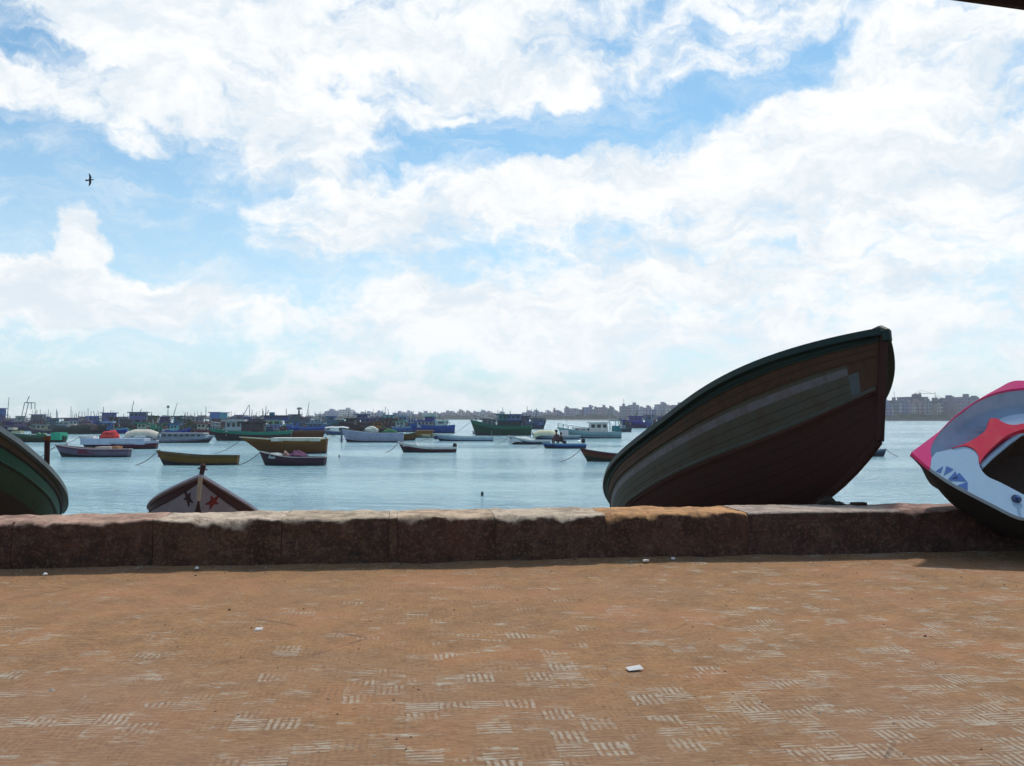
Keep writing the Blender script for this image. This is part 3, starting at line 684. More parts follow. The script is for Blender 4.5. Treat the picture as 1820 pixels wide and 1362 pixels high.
# ------------------------------------------------------------------ moored boats
ROT = random.Random(3)
def rich(c, v=.85, k=1.3):
    a = sum(c) / 3; return tuple(max(.004, (a + (x - a) * k) * v) for x in c)
class Boat:
    def __init__(s, name, label, x0, x1, wl, dk, bow, hullc, band, rail, deckc, dirn='L', bottom=(.03,.03,.035), group=None, cat='boat', yaw=None, bfrac=.27, tr=.82, rake=None, stern=0.0, flat=.5, railw=1.0, bowdeck=0):
        hullc, band = rich(hullc), rich(band, .95)
        s.D = 1640 * (CAMZ - WATER) / (wl - 742); s.k = s.D / 1640; s.wl = wl; s.x0, s.x1 = x0, x1; s.dir = dirn
        L = (x1 - x0) * s.k; s.L = L; s.draft = .3 if L < 9 else .7; B = max(1.5, L * bfrac); s.B = B
        Dm = (wl - dk) * s.k + s.draft; rb = max(.05, (dk - bow) * s.k); rk = rake if rake is not None else .10 * L
        s.p = dict(L=L - rk, B=B, D=Dm, rb=rb, rs=stern * s.k, hf=s.draft * .7, pw=2.6, sm=.45, rake=rk, tr=tr, rk2=.1)
        yw = (ROT.uniform(-9, 9) if yaw is None else yaw)
        s.root = empty(name, (((x0 + x1) / 2 - 910) * s.k + (rk / 2 if dirn == 'L' else -rk / 2), s.D, WATER - s.draft), (0, 0, R(yw) + (math.pi if dirn == 'L' else 0)))
        tag(s.root, label, cat, group or 'small boats moored in the harbour')
        sc = min(3, 12 / L + .3)
        mm_ = {'bt': paint(bottom, .7, .5, .8 * sc), 'h': paint(hullc, .6, .55, .8 * sc), 'b': paint(band, .6, .5, .8 * sc)}
        wlz = (s.draft + .12) / Dm; s.Dm = Dm
        s.f = make_hull(s.root, s.p, [(wlz, 'bt'), (max(wlz + .1, .80), 'h'), (1.0, 'b')], mm_, paint(rail, .6, .5, sc), paint(deckc, .7, .5, sc), deck=max(wlz + .05, .66), rail=(max(.07, L * .010) * railw, max(.05, L * .007) * railw), ns=22)
        if s.D < 160:
            q = s.f(1, .9, 1); e = Vector((q.x + q.z * ROT.uniform(1.2, 2.4), ROT.uniform(-.6, .6), s.draft - .05)); ml = MB()
            ml.tube([q.lerp(e, i / 8) - Vector((0, 0, .25 * math.sin(math.pi * i / 8) * (q.z - e.z))) for i in range(9)], .022, paint((.12, .11, .09), .9), 4); ml.build('mooring_line', s.root)
    def lx(s, px):      # local x of an image column
        rk = s.p['rake']
        if s.dir == 'R': return -s.p['L'] / 2 + (px - s.x0) * s.k
        return -s.p['L'] / 2 + (s.x1 - px) * s.k
    def lz(s, py): return (s.wl - py) * s.k + s.draft
    def box(s, nm, a, b, yt, yb, c, w=.6, taper=.06, roof=None, win=0, over=.12, yoff=0, rh=.10, wc=None, r_parent=None):
        xa, xb = sorted((s.lx(a), s.lx(b))); zb, zt = s.lz(yb), s.lz(yt); W2 = s.B * w / 2
        m = MB(); m.box(xa, xb, yoff - W2, yoff + W2, zb, zt - (rh if roof else 0), paint(rich(c, 1.0), .6, .45, 1.0), taper); o = m.build(nm, s.root)
        if roof:
            r_ = MB(); ov = over * (1 + .25 * s.L / 10); r_.box(xa - ov * 1.5, xb + ov * 1.5, yoff - W2 - ov, yoff + W2 + ov, zt - rh, zt + rh * .5, paint(roof, .6, .5, 1.0), .03); r_.build('roof', s.root)
        if win:
            hz = zt - zb; ww = (xb - xa) / (win + .3)
            for sd in (-1, 1):
                for i in range(win):
                    q = MB(); u0 = xa + (i + .3) * ww; 
                    q.box(u0, u0 + ww * .62, yoff + sd * W2 * .985 - .03, yoff + sd * W2 * .985 + .03, zb + hz * .45, zb + hz * .78, wc or glass()); q.build('window', o)
        return o
    def canopy(s, a, b, y, yb, c, w=.75, arch=.25, nm='canopy'):
        xa, xb = sorted((s.lx(a), s.lx(b))); z = s.lz(y); zb = s.lz(yb); W2 = s.B * w / 2; m = MB(); N = 8; M = 6; vs = []
        for t_ in (0, -.06):
            for i in range(N + 1):
                for j in range(M + 1):
                    u, v = i / N, j / M; vs.append((xa + (xb - xa) * u, -W2 + 2 * W2 * v, z + t_ - arch * (2 * v - 1) ** 2 - arch * .5 * abs(2 * u - 1) ** 2 - .04 * math.cos(u * 12.6)))
        K = (N + 1) * (M + 1); fs = []
        for o in (0, K):
            fs += [(o + i*(M+1)+j, o + (i+1)*(M+1)+j, o + (i+1)*(M+1)+j+1, o + i*(M+1)+j+1) for i in range(N) for j in range(M)]
        for i in range(N): 
            for j in (0, M): fs.append((i*(M+1)+j, (i+1)*(M+1)+j, K + (i+1)*(M+1)+j, K + i*(M+1)+j))
        for j in range(M):
            for i in (0, N): fs.append((i*(M+1)+j, i*(M+1)+j+1, K + i*(M+1)+j+1, K + i*(M+1)+j))
        m.add(vs, fs, paint(c, .8, .35, 1.5)); o = m.build(nm, s.root, smooth=True)
        for xx in (xa + .15, xb - .15):
            for sd in (-1, 1):
                q = MB(); q.tube([(xx, sd * W2 * .93, zb), (xx, sd * W2 * .93, z - arch * 1.2)], .025 + s.L * .001, paint((.2, .2, .2)), 5); q.build('canopy_post', s.root)
        return o
    def mast(s, px, yt, yb, c=(.06, .09, .11), lean=0, r=None, nm='mast', r2=.6, yoff=0):
        r = r or .13 * (s.D / 300) ** .7; m = MB(); x = s.lx(px); x2 = s.lx(px + lean)
        m.tube([(x, yoff, s.lz(yb)), (x2, yoff, s.lz(yt))], r, paint(c, .6), 6, r * r2); return m.build(nm, s.root)
    def gantry(s, a, b, yt, yb, c=(.05, .10, .16), spread=0):
        xa, xb = s.lx(a), s.lx(b); m = MB(); r = .12 * (s.D / 300) ** .7; mc = paint(c, .6); zt, zb = s.lz(yt), s.lz(yb)
        for sd in (-1, 1):
            y = sd * s.B * .36
            m.tube([(xa + (xb - xa) * -.45, y, zb), (xa, y, zt)], r, mc); m.tube([(xb, y, zb + (zt - zb) * .55), (xb, y, zt)], r, mc)
            m.tube([(xa, y, zt), (xb, y, zt)], r * 1.2, mc)
        m.tube([(xa, -s.B * .36, zt), (xa, s.B * .36, zt)], r, mc); m.tube([(xb, -s.B * .36, zt), (xb, s.B * .36, zt)], r, mc)
        m.tube([(xa, 0, zt), ((xa * .6 + xb * .4), 0, zt + (zt - zb) * .45)], r, mc); return m.build('gantry', s.root)
    def railing(s, a, b, h=.8, c=(.4, .42, .42), n=8):
        m = MB(); mc = paint(c, .5); P_ = s.p['L']
        for sd in (-1, 1):
            tops = []
            for i in range(n + 1):
                x = s.lx(a + (b - a) * i / n); fr = min(.99, max(.01, (x + P_ / 2) / P_)); q = s.f(fr, 1, sd)
                m.tube([q, q + Vector((0, 0, h))], .03 + s.L * .0012, mc, 4); tops.append(q + Vector((0, 0, h)))
            m.tube(tops, .03 + s.L * .001, mc, 4); m.tube([t_ - Vector((0, 0, h * .45)) for t_ in tops], .02 + s.L * .001, mc, 4)
        m.build('railing', s.root)
    def rig(s, seed, n=4, a=None, b=None, cols=((.05,.08,.14),(.12,.07,.06),(.25,.26,.25),(.06,.14,.10),(.16,.14,.10))):
        """winch, vents, lockers and davits that break up a working deck"""
        q = random.Random(seed); a = a or s.x0 + (s.x1 - s.x0) * .12; b = b or s.x0 + (s.x1 - s.x0) * .9
        for i in range(n):
            x = s.lx(q.uniform(a, b)); w = q.uniform(.3, .9) * (s.L / 12); h = q.uniform(.3, .9) * (s.L / 14); y = q.uniform(-.25, .25) * s.B; z = s.f(.5, .97, 1).z
            m = MB(); cc = q.choice(cols); typ = q.choice(('locker', 'winch', 'vent', 'davit'))
            if typ == 'locker': m.box(x - w, x + w, y - w * .6, y + w * .6, z - .5, z + h, paint(cc), .1)
            elif typ == 'winch': m.tube([(x, y - w, z + h * .5), (x, y + w, z + h * .5)], h * .5, paint(cc), 8); m.box(x - w * .4, x + w * .4, y - w, y + w, z - .4, z + h * .3, paint(cc), .1)
            elif typ == 'vent': m.tube([(x, y, z - .4), (x, y, z + h), (x + w * .5, y, z + h * 1.4)], w * .3, paint(cc), 7)
            else: m.tube([(x, y, z - .4), (x, y, z + h * 2.2), (x + w * 1.6 * q.choice((-1, 1)), y, z + h * 3)], .07 * s.L / 12 + .03, paint(cc), 5)
            m.build(typ, s.root)
    def heap(s, nm, label, cat, a, b, yt, yb, c, seed, w=.6, rough=.9, group=None):
        xa, xb = s.lx(a), s.lx(b); bm = bmesh.new(); bmesh.ops.create_icosphere(bm, subdivisions=4, radius=1)
        hx = abs(xb - xa) / 2; hz = (s.lz(yt) - s.lz(yb)); hy = min(s.B * w / 2, hx * 1.3)
        for v in bm.verts:
            k = 1 + .30 * noise.fractal(v.co * 1.7 + Vector((seed * 5.1, 1, 2)), 1, 2, 4) + .10 * abs(noise.noise(v.co * 6 + Vector((seed, 0, 0))))
            v.co = Vector((v.co.x * hx * k, v.co.y * hy * k, max(-.05, v.co.z) * hz * k))
        me = bpy.data.meshes.new(nm); bm.to_mesh(me); bm.free(); me.materials.append(paint(c, rough, .7, 4, streak=False, bump=.5))
        for p_ in me.polygons: p_.use_smooth = True
        o = bpy.data.objects.new(nm, me); col.objects.link(o)
        mw = Matrix.Translation(s.root.location) @ Matrix.Rotation(s.root.rotation_euler.z, 4, 'Z')
        o.location = mw @ Vector(((xa + xb) / 2, 0, s.lz(yb))); o.rotation_euler = (0, 0, s.root.rotation_euler.z); tag(o, label, cat, group); return o
    def outboard(s, px, yt):
        x = s.lx(px); z = s.lz(yt); m = MB(); mk = paint((.012, .012, .014), .4)
        sg = -1
        m.box(x - .22, x + .16, -.14, .14, z - .38, z, mk, .25); m.build('engine_cowl', s.root)
        m = MB(); m.box(x - .10, x + .06, -.05, .05, z - 1.15, z - .36, paint((.55, .52, .52), .5), 0.0); m.build('engine_leg', s.root)
    def person(s, label, px, yseat, h, shirt, trousers, lean=0.0, face=1):
        """one seated figure grown from a skeleton"""
        mw = Matrix.Translation(s.root.location) @ Matrix.Rotation(s.root.rotation_euler.z, 4, 'Z')
        bm = bmesh.new(); sk = {}
        J = dict(pel=(0, 0, .10), chest=(.10, 0, .42), neck=(.16, 0, .60), head=(.20, 0, .76),
                 hl=(.05, .11, .08), kl=(.46, .15, .22), al=(.50, .14, -.22), tl=(.66, .15, -.24), hr=(.05, -.11, .08), kr=(.46, -.13, .24), ar=(.42, -.13, -.20), tr=(.58, -.14, -.22),
                 sl=(.13, .19, .52), el=(.24, .25, .28), wl=(.44, .17, .26), ml=(.52, .15, .26), srr=(.13, -.19, .52), er=(.24, -.25, .28), wr=(.44, -.16, .28), mr=(.52, -.14, .28))
        Rr = dict(pel=.15, chest=.155, neck=.06, head=.10, hl=.10, kl=.075, al=.045, tl=.04, hr=.10, kr=.075, ar=.045, tr=.04, sl=.07, el=.05, wl=.035, ml=.04, srr=.07, er=.05, wr=.035, mr=.04)
        E = [('pel','chest'),('chest','neck'),('neck','head'),('pel','hl'),('hl','kl'),('kl','al'),('al','tl'),('pel','hr'),('hr','kr'),('kr','ar'),('ar','tr'),('chest','sl'),('sl','el'),('el','wl'),('wl','ml'),('chest','srr'),('srr','er'),('er','wr'),('wr','mr')]
        names = list(J); me = bpy.data.meshes.new('person')
        me.from_pydata([(J[n][0] * face, J[n][1], J[n][2]) for n in names], [(names.index(a), names.index(b)) for a, b in E], [])
        o = bpy.data.objects.new('person', me); col.objects.link(o)
        md_ = o.modifiers.new('skin', 'SKIN'); o.modifiers.new('sub', 'SUBSURF').levels = 2; o.modifiers['sub'].render_levels = 2
        for i, n in enumerate(names): me.skin_vertices[0].data[i].radius = (Rr[n], Rr[n])
        me.skin_vertices[0].data[0].use_root = True
        m_, t_, p_ = mat('skin_and_clothes'); v_ = t_.node('ShaderNodeSeparateXYZ', i_0=t_.node('ShaderNodeTexCoord').outputs['Object'])
        cc = t_.mix(t_.ramp(v_.outputs[2], .12, .16, smooth=False), c4(trousers), c4(shirt)); cc = t_.mix(t_.ramp(v_.outputs[2], .60, .62, smooth=False), cc, c4((.22, .11, .07)))
        t_.put(p_.inputs['Base Color'], cc); p_.inputs['Roughness'].default_value = .85; me.materials.append(m_)
        o.location = mw @ Vector((s.lx(px), 0, s.lz(yseat))); o.rotation_euler = (0, 0, s.root.rotation_euler.z + lean); o.scale = (h, h, h)
        hb = bmesh.new(); bmesh.ops.create_uvsphere(hb, u_segments=14, v_segments=9, radius=.125); hm = bpy.data.meshes.new('hair'); hb.to_mesh(hm); hb.free(); hm.materials.append(paint((.012, .01, .01), .8))
        ho = bpy.data.objects.new('hair', hm); col.objects.link(ho); ho.parent = o; ho.location = (.175 * face, 0, .82); ho.scale = (1, 1, .8)
        tag(o, label, 'person'); return o

W1 = (.62, .62, .60); CR = (.55, .48, .33); NV = (.02, .035, .10); BL_ = (.04, .09, .25); GR = (.03, .13, .085); DG = (.015, .05, .035); MR = (.09, .02, .03); BRN = (.13, .055, .02); OCH = (.16, .085, .018)
# ---- nearer small boats
b = Boat('rowing_boat', 'ochre brown open boat with a dark stemhead, nearest to the small lilac beached boat', 280, 422, 826, 810, 801, OCH, (.11,.06,.02), (.09,.06,.025), (.07,.05,.03), yaw=3, bfrac=.3)
b.mast(286, 799, 812, (.14,.02,.02), 0, .09, 'stem_head'); b.box('thwart', 330, 334, 808, 812, (.05,.06,.05), .7)
b.heap('coiled_rope', 'dark coiled rope lying in the ochre brown open boat', 'rope', 323, 336, 806, 811, (.03,.03,.03), 3, .4)
b = Boat('rowing_boat', 'dark maroon open boat with a cream rail, loaded with purple nets', 460, 578, 827, 812, 802, (.055,.025,.04), (.05,.02,.04), (.40,.38,.34), (.06,.04,.05), yaw=-4, bfrac=.3)
b.heap('net_heap', 'large purple heap of nets piled in the maroon open boat', 'fishing net', 511, 548, 802, 816, (.10,.035,.09), 5, .8)
b.heap('net_heap', 'small pale bundle beside the purple nets in the maroon open boat', 'bundle', 503, 514, 803, 813, (.35,.22,.18), 6, .5)
b.heap('net_heap', 'white crumpled tarp toward the bow of the maroon open boat', 'tarp', 478, 502, 806, 814, (.42,.46,.46), 7, .7)
b = Boat('fishing_boat', 'large orange brown open boat with cream rail and white lining, left of the middle', 428, 580, 806, 783, 777, BRN, (.15,.07,.02), CR, (.55,.55,.48), stern=4, yaw=2, rake=2.0, bfrac=.28, railw=1.6)
b.mast(577, 777, 800, (.10,.07,.02), 2, .13, 'stern_post'); b.box('rudder', 574, 581, 790, 798, (.02,.02,.02), .05)
b.box('lining_board', 487, 572, 778, 784, (.62,.62,.55), .92, 0)
b = Boat('motor_boat', 'dark maroon motor boat with white rail and black outboard engine', 708, 810, 804, 795, 785, MR, W1, W1, (.55,.55,.53), yaw=2, bfrac=.3, railw=1.5); b.outboard(808, 788)
b.box('foredeck', 716, 745, 788, 793, W1, .5, .3)
b = Boat('fishing_boat', 'long mauve and grey open boat with pale rail at the far left', 97, 232, 812, 798, 790, (.18,.15,.20), (.12,.07,.10), (.45,.38,.38), (.22,.15,.14), yaw=-3, bfrac=.24)
b.box('hull_patch', 148, 176, 797.6, 806, (.14,.035,.055), .97, 0); b.box('thwart', 176, 204, 794, 799, (.50,.42,.38), .7)
b.box('engine_box', 205, 217, 793, 803, (.40,.22,.14), .5); b.mast(119, 786, 795, (.4,.36,.34), 0, .06, 'bollard')
b = Boat('fishing_boat', 'purple red hulled boat with white topsides and a raised stern post, under a red tarp', 142, 278, 798, 786, 775, (.09,.02,.035), (.45,.48,.60), W1, (.35,.36,.42), stern=3, yaw=3, bfrac=.25)
b.mast(275, 781, 792, (.12,.02,.05), 0, .22, 'stern_post'); b.box('side_board', 152, 262, 779, 790, (.48,.52,.62), .93, 0); b.box('cabin', 150, 172, 775, 781, W1, .5, .15)
b.heap('red_tarp', 'bright red tarp draped over the purple red boat at the left', 'tarp', 180, 214, 766, 780, (.55,.05,.05), 9, .8)
b = Boat('canopy_boat', 'grey blue boat under a long cream awning behind the red tarp', 222, 285, 786, 777, 774, (.12,.15,.24), (.25,.3,.4), W1, (.2,.2,.25), dirn='R', yaw=4, bfrac=.3); b.canopy(226, 282, 763, 777, (.66,.60,.50), .95, .7)
b.box('wheelhouse', 262, 276, 772, 782, (.12,.25,.30), .6, .05, win=1)
b = Boat('passenger_boat', 'long grey lilac passenger boat with a low cabin and thin dark stripes', 247, 384, 787, 779, 774, (.20,.20,.26), (.30,.31,.36), (.30,.33,.36), (.2,.2,.24), dirn='R', yaw=-3, bfrac=.22)
b.box('cabin', 290, 366, 770, 780, (.26,.29,.36), .7, .03, roof=(.30,.30,.33), win=7); b.mast(341, 764, 775, (.05,.05,.1)); b.box('bow_locker', 358, 374, 773, 778, (.55,.60,.62), .4, .2)
b = Boat('fishing_boat', 'white lilac open boat with dark waterline, left of the short ochre boat', 607, 716, 786, 770, 763, (.42,.42,.52), (.36,.37,.48), (.48,.5,.55), (.3,.3,.35), yaw=2, bfrac=.25); b.mast(608, 760, 786, (.10,.15,.18), 0, .14, 'stem_post')
b = Boat('rowing_boat', 'short dark ochre boat just right of the white lilac one', 700, 742, 783, 772, 768, (.12,.06,.015), (.09,.045,.015), (.28,.28,.26), (.1,.07,.04), dirn='R', yaw=5, bfrac=.4)
b = Boat('house_boat', 'small cream boat carrying a brown box cabin behind the maroon motor boat', 734, 774, 778, 772, 769, (.50,.48,.36), CR, CR, (.4,.36,.2), yaw=3, bfrac=.45); b.box('cabin', 741, 769, 765.5, 775, (.20,.10,.03), .9, .03, roof=(.25,.12,.05))
b = Boat('motor_boat', 'white motor boat with navy bottom and a post at its stern', 772, 876, 784, 776, 771, (.42,.50,.60), (.55,.62,.64), W1, (.55,.6,.6), bottom=(.015,.025,.07), yaw=2, bfrac=.26)
b.mast(874, 766, 786, (.12,.13,.14), 0, .12, 'stern_post'); b.box('bow_box', 772, 778, 775, 781, (.012,.02,.09), .4)
b = Boat('motor_boat', 'dark hulled white boat with a white cover, left of the blue boat with the person', 904, 976, 790, 783, 774, (.04,.05,.09), (.5,.55,.55), W1, (.5,.5,.5), yaw=4, bfrac=.3)
b.canopy(906, 945, 776, 786, (.60,.64,.62), .7, .5, 'cover')
b = Boat('motor_boat', 'navy blue boat with a seated person and black outboard', 964, 1040, 797, 789, 787, (.025,.05,.16), (.10,.22,.40), (.30,.42,.50), (.25,.42,.52), dirn='L', yaw=3, bfrac=.3, rake=.3); b.outboard(1036, 780)
b.box('seat_box', 1000, 1006, 783, 790, (.02,.03,.04), .4)
b.person('person in dark red clothes sitting bent forward in the navy blue boat', 992, 785, 1.25, (.09,.02,.03), (.03,.02,.03), .5)
b.person('second seated person in dark clothes, right beside the one in dark red', 1000, 786, 1.05, (.035,.02,.03), (.02,.02,.025), -.4)
b = Boat('canopy_boat', 'grey boat with a creamy yellow cabin top behind the seated people', 944, 1030, 781, 774, 770, (.22,.30,.36), (.4,.45,.45), W1, (.4,.4,.4), bottom=(.02,.03,.10), yaw=2, bfrac=.28)
b.canopy(948, 990, 764, 775, (.60,.60,.42), .8, .7); b.box('cabin', 996, 1010, 765, 775, (.62,.58,.58), .5, .1)
b = Boat('cabin_cruiser', 'white cabin cruiser with black windows and grey green hull right of the middle', 990, 1103, 779, 768, 759, (.22,.33,.36), (.30,.42,.44), (.45,.50,.50), (.5,.52,.5), yaw=2, bfrac=.26, cat='yacht')
b.box('low_cabin', 1018, 1052, 760, 769, W1, .55, .12, win=3); b.box('wheelhouse', 1046, 1080, 751, 768, (.68,.64,.62), .6, .10, roof=(.68,.66,.64), win=3, rh=.12)
b.mast(1084, 738, 766, (.45,.55,.55), 0, .07); b.box('stern_locker', 1088, 1102, 757, 767, (.04,.16,.18), .6, .1); b.railing(996, 1040, .55, (.6,.62,.62), 7); b.box('canopy_frame', 1083, 1104, 747, 748.5, (.10,.20,.22), .7, 0); b.mast(1094, 748, 760, (.1,.2,.2), 0, .06, 'canopy_post')
b = Boat('fishing_boat', 'red brown open boat running behind the green rail of the big beached boat', 1030, 1172, 820, 808, 797, (.12,.045,.02), (.09,.02,.02), (.05,.03,.025), (.06,.03,.02), yaw=2, bfrac=.26, bottom=(.015,.03,.02)); b.mast(1036, 797, 806, (.12,.03,.04), 2, .10, 'stem_head')
b = Boat('rowing_boat', 'small navy blue boat showing beyond the forefoot of the big beached boat', 1518, 1574, 811, 801, 798, (.02,.03,.05), (.10,.13,.20), (.14,.17,.24), (.1,.1,.12), dirn='R', yaw=-3, bfrac=.35, tr=.9)
b = Boat('canopy_boat', 'small dark launch with a flat pale canopy, in front of the green trawler bow', 846, 880, 772.5, 766, 764, (.02,.02,.02), (.03,.04,.03), (.2,.2,.18), (.1,.1,.1), yaw=5, bfrac=.35); b.canopy(843, 873, 758, 767, (.55,.60,.50), .9, .15)
b = Boat('rowing_boat', 'tiny white dinghy under the bow of the green trawler', 839, 853, 771.5, 767, 766, (.5,.5,.48), (.5,.5,.48), W1, (.1,.1,.1), yaw=5, bfrac=.5, rake=.2)
b = Boat('canopy_boat', 'small blue boat with a flat white roof behind the orange brown boat stern', 577, 622, 773, 766, 764, (.07,.11,.25), (.3,.35,.4), W1, (.1,.1,.2), yaw=3, bfrac=.35, tr=.9); b.canopy(579, 620, 758, 767, (.55,.60,.62), .9, .2)
b = Boat('rowing_boat', 'yellow ochre open boat above the red tarp', 172, 216, 767, 762, 757, (.22,.13,.025), (.32,.20,.05), (.4,.28,.08), (.2,.12,.05), yaw=-5, bfrac=.3, stern=3)
b = Boat('fishing_boat', 'dark green black long hull behind the mauve boat', 97, 192, 771.5, 759, 755, (.022,.028,.028), (.04,.05,.05), (.10,.11,.10), (.08,.08,.08), yaw=2, dirn='R'); b.rig(5, 6); b.box('cabin', 122, 136, 754, 761, (.5,.48,.44), .5, .1); b.heap('net_heap', 'grey brown heap of nets on the dark green black long hull', 'fishing net', 140, 172, 753, 761, (.07,.065,.06), 12, .7)
b = Boat('fishing_boat', 'dark olive boat with a bright green stern cover, above the green beached boat', 16, 117, 786, 775, 770, (.035,.04,.022), (.03,.09,.06), (.05,.12,.08), (.1,.12,.08), yaw=-2); b.box('stern_cover', 98, 116, 769, 782, (.06,.32,.21), .96, .05); b.rig(9, 5, 30, 90, ((.4,.42,.3),(.05,.2,.12),(.1,.1,.1))); b.box('hatch', 17, 28, 760, 764, (.45,.42,.36), .5); b.box('hatch', 24, 40, 766, 770, (.35,.36,.25), .5)
b = Boat('fishing_boat', 'brown wooden hull with an orange stern post, behind the large orange brown boat', 516, 577, 781, 766, 765, (.11,.035,.012), (.14,.06,.03), (.2,.13,.09), (.1,.06,.04), dirn='R', yaw=3, tr=.95, rake=.2); b.mast(535, 764, 782, (.35,.16,.06), 0, .14, 'post'); b.box('hatch', 511, 518, 768, 779, (.25,.32,.28), .6)
b = Boat('fishing_boat', 'dark brown narrow hull carrying white crates behind the white lilac boat', 612, 706, 776, 769, 761, (.035,.02,.02), (.05,.03,.03), (.1,.08,.07), (.05,.04,.04), yaw=2)
b.heap('crate_pile', 'white crates stacked on the dark brown narrow hull', 'crates', 650, 672, 759, 768, (.62,.64,.58), 14, .6); b.heap('net_heap', 'bright green heap of nets beside the white crates', 'fishing net', 680, 706, 763, 770, (.05,.20,.09), 15, .6)
b = Boat('rowing_boat', 'small pale aqua boat with mauve bow, between the moored trawlers at the left', 282, 314, 770, 763, 760, (.35,.33,.38), (.42,.52,.52), W1, (.3,.3,.3), dirn='R', yaw=6, bfrac=.35)

# ---- trawlers and larger fishing boats, row behind row
def T(label, x0, x1, wl, dk, bow, dirn, hullc, band, cabs=(), masts=(), gantry=None, rigs=5, rail=(.08,.10,.12), heap=None, railing=None):
    t_ = Boat('trawler', label, x0, x1, wl, dk, bow, hullc, band, rail, (.09, .08, .08), dirn, group='fishing trawlers moored in the harbour', cat='trawler', bfrac=.26, stern=2)
    for (a, b_, yt, yb, c, rf, nw) in cabs: t_.box('wheelhouse' if nw else 'deckhouse', a, b_, yt, yb, c, .62, .04, roof=rf, win=nw, over=.25, rh=.16)
    for q in masts: t_.mast(*q)
    if gantry: t_.gantry(*gantry)
    t_.rig(x0 * 7 + wl, rigs * 2)
    q_ = random.Random(x0 + wl)
    for i in range(6): xx = q_.uniform(x0 + 6, x1 - 6); t_.mast(xx, wl - (wl - dk) - q_.uniform(6, 22), dk, q_.choice(((.05,.08,.12),(.12,.06,.05),(.3,.33,.34),(.04,.12,.12))), q_.uniform(-4, 4), .07 + .05 * q_.random(), 'pole')
    if railing: t_.railing(*railing, n=6)
    if heap: t_.heap('net_heap', *heap)
    return t_
sd_ = rnd
T('blue violet trawler at the very left edge with a tall blue gantry', -45, 36, 758, 750, 745, 'L', (.03,.025,.10), (.06,.03,.05), [(-22, 8, 738, 752, (.05,.05,.16), (.03,.05,.18), 2), (-4, 8, 726, 738, (.02,.08,.22), (.02,.10,.25), 0)], [(13, 706, 750, (.04,.12,.20), 3), (-8, 712, 740)], None, 5)
T('navy trawler with a leaning stern gantry near the left edge', 28, 92, 757, 749, 744, 'L', (.02,.02,.06), (.03,.03,.10), [(32, 42, 740, 752, (.25,.3,.3), (.03,.05,.08), 1), (58, 80, 737, 750, (.10,.09,.16), (.03,.03,.16), 3)], [(66, 729, 740)], (47, 59, 716, 742, (.06,.14,.20)), 5)
T('grey violet trawler low in the water, under the navy one with the gantry', 30, 100, 766, 757, 752, 'R', (.08,.07,.10), (.10,.08,.12), [(60, 76, 748, 760, (.14,.10,.12), (.08,.04,.04), 2)], [(48, 742, 757)], None, 7)
T('dark purple trawler with a mauve cabin below the blue violet one', -30, 46, 768, 757, 753, 'R', (.03,.025,.07), (.14,.10,.16), [(14, 26, 750, 760, (.07,.03,.14), (.05,.02,.10), 0), (28, 44, 749, 758, (.16,.11,.18), (.2,.16,.2), 2)], [], None, 6)
T('pale aqua trawler with a lattice pole mast left of the yellow ochre boat', 84, 136, 762, 755, 749, 'L', (.03,.06,.06), (.20,.30,.30), [(92, 104, 744, 754, (.05,.12,.16), (.03,.06,.09), 1), (106, 124, 750, 756, (.3,.38,.38), (.35,.42,.4), 2)], [(101, 727, 745, (.10,.22,.28)), (104, 731, 745, (.10,.22,.28), -2)], None, 4)
T('dark trawler with a red brown cabin right of the lattice pole mast', 112, 160, 757, 750, 745, 'R', (.02,.02,.04), (.07,.04,.07), [(116, 140, 743, 752, (.10,.05,.08), (.12,.06,.09), 2)], [(127, 722, 743, (.2,.28,.32)), (139, 731, 744, (.1,.15,.2), 2)], None, 5)
T('blue trawler with a sloping navy roof above the yellow ochre boat', 156, 216, 760, 751, 745, 'L', (.025,.03,.12), (.05,.07,.22), [(158, 176, 740, 752, (.05,.10,.30), (.05,.12,.35), 2), (183, 206, 734, 750, (.10,.10,.26), (.02,.04,.18), 3)], [(184, 723, 736, (.04,.08,.14)), (170, 731, 742, (.1,.15,.2), -3)], None, 5)
T('dark brown trawler with a dim cabin, between the sloping navy roof and the green roof', 190, 232, 764, 752, 746, 'R', (.03,.02,.02), (.07,.05,.07), [(196, 210, 742, 754, (.05,.03,.03), (.02,.03,.04), 1), (214, 226, 745, 757, (.04,.03,.06), (.05,.04,.06), 1)], [], None, 6)
T('violet grey trawler with a long flat green roof', 222, 282, 763, 752, 746, 'L', (.03,.05,.05), (.13,.14,.26), [(232, 262, 733, 746, (.12,.13,.28), (.01,.08,.08), 4), (226, 266, 745, 755, (.14,.16,.22), (.10,.10,.2), 3)], [(236, 720, 734, (.05,.12,.15)), (238, 712, 720, (.2,.3,.35)), (249, 727, 734, (.06,.12,.2), 3)], None, 6)
T('olive and green trawler stacked with gear, right of the long flat green roof', 256, 300, 766, 754, 750, 'R', (.025,.06,.03), (.05,.10,.05), [(264, 280, 740, 756, (.05,.07,.04), (.02,.03,.03), 1)], [(270, 735, 741), (261, 731, 742, (.2,.3,.3))], None, 7)
T('navy trawler with a green pole mast and a leaning boom', 282, 326, 762, 752, 746, 'L', (.015,.02,.07), (.03,.05,.12), [(286, 302, 741, 753, (.04,.03,.12), (.03,.03,.10), 2), (310, 324, 740, 752, (.03,.10,.13), (.02,.05,.07), 1)], [(299, 720, 742, (.04,.18,.16)), (299, 721.5, 725, (.03,.12,.12), 0, .45), (308, 716, 742, (.16,.26,.3), 7)], None, 5)
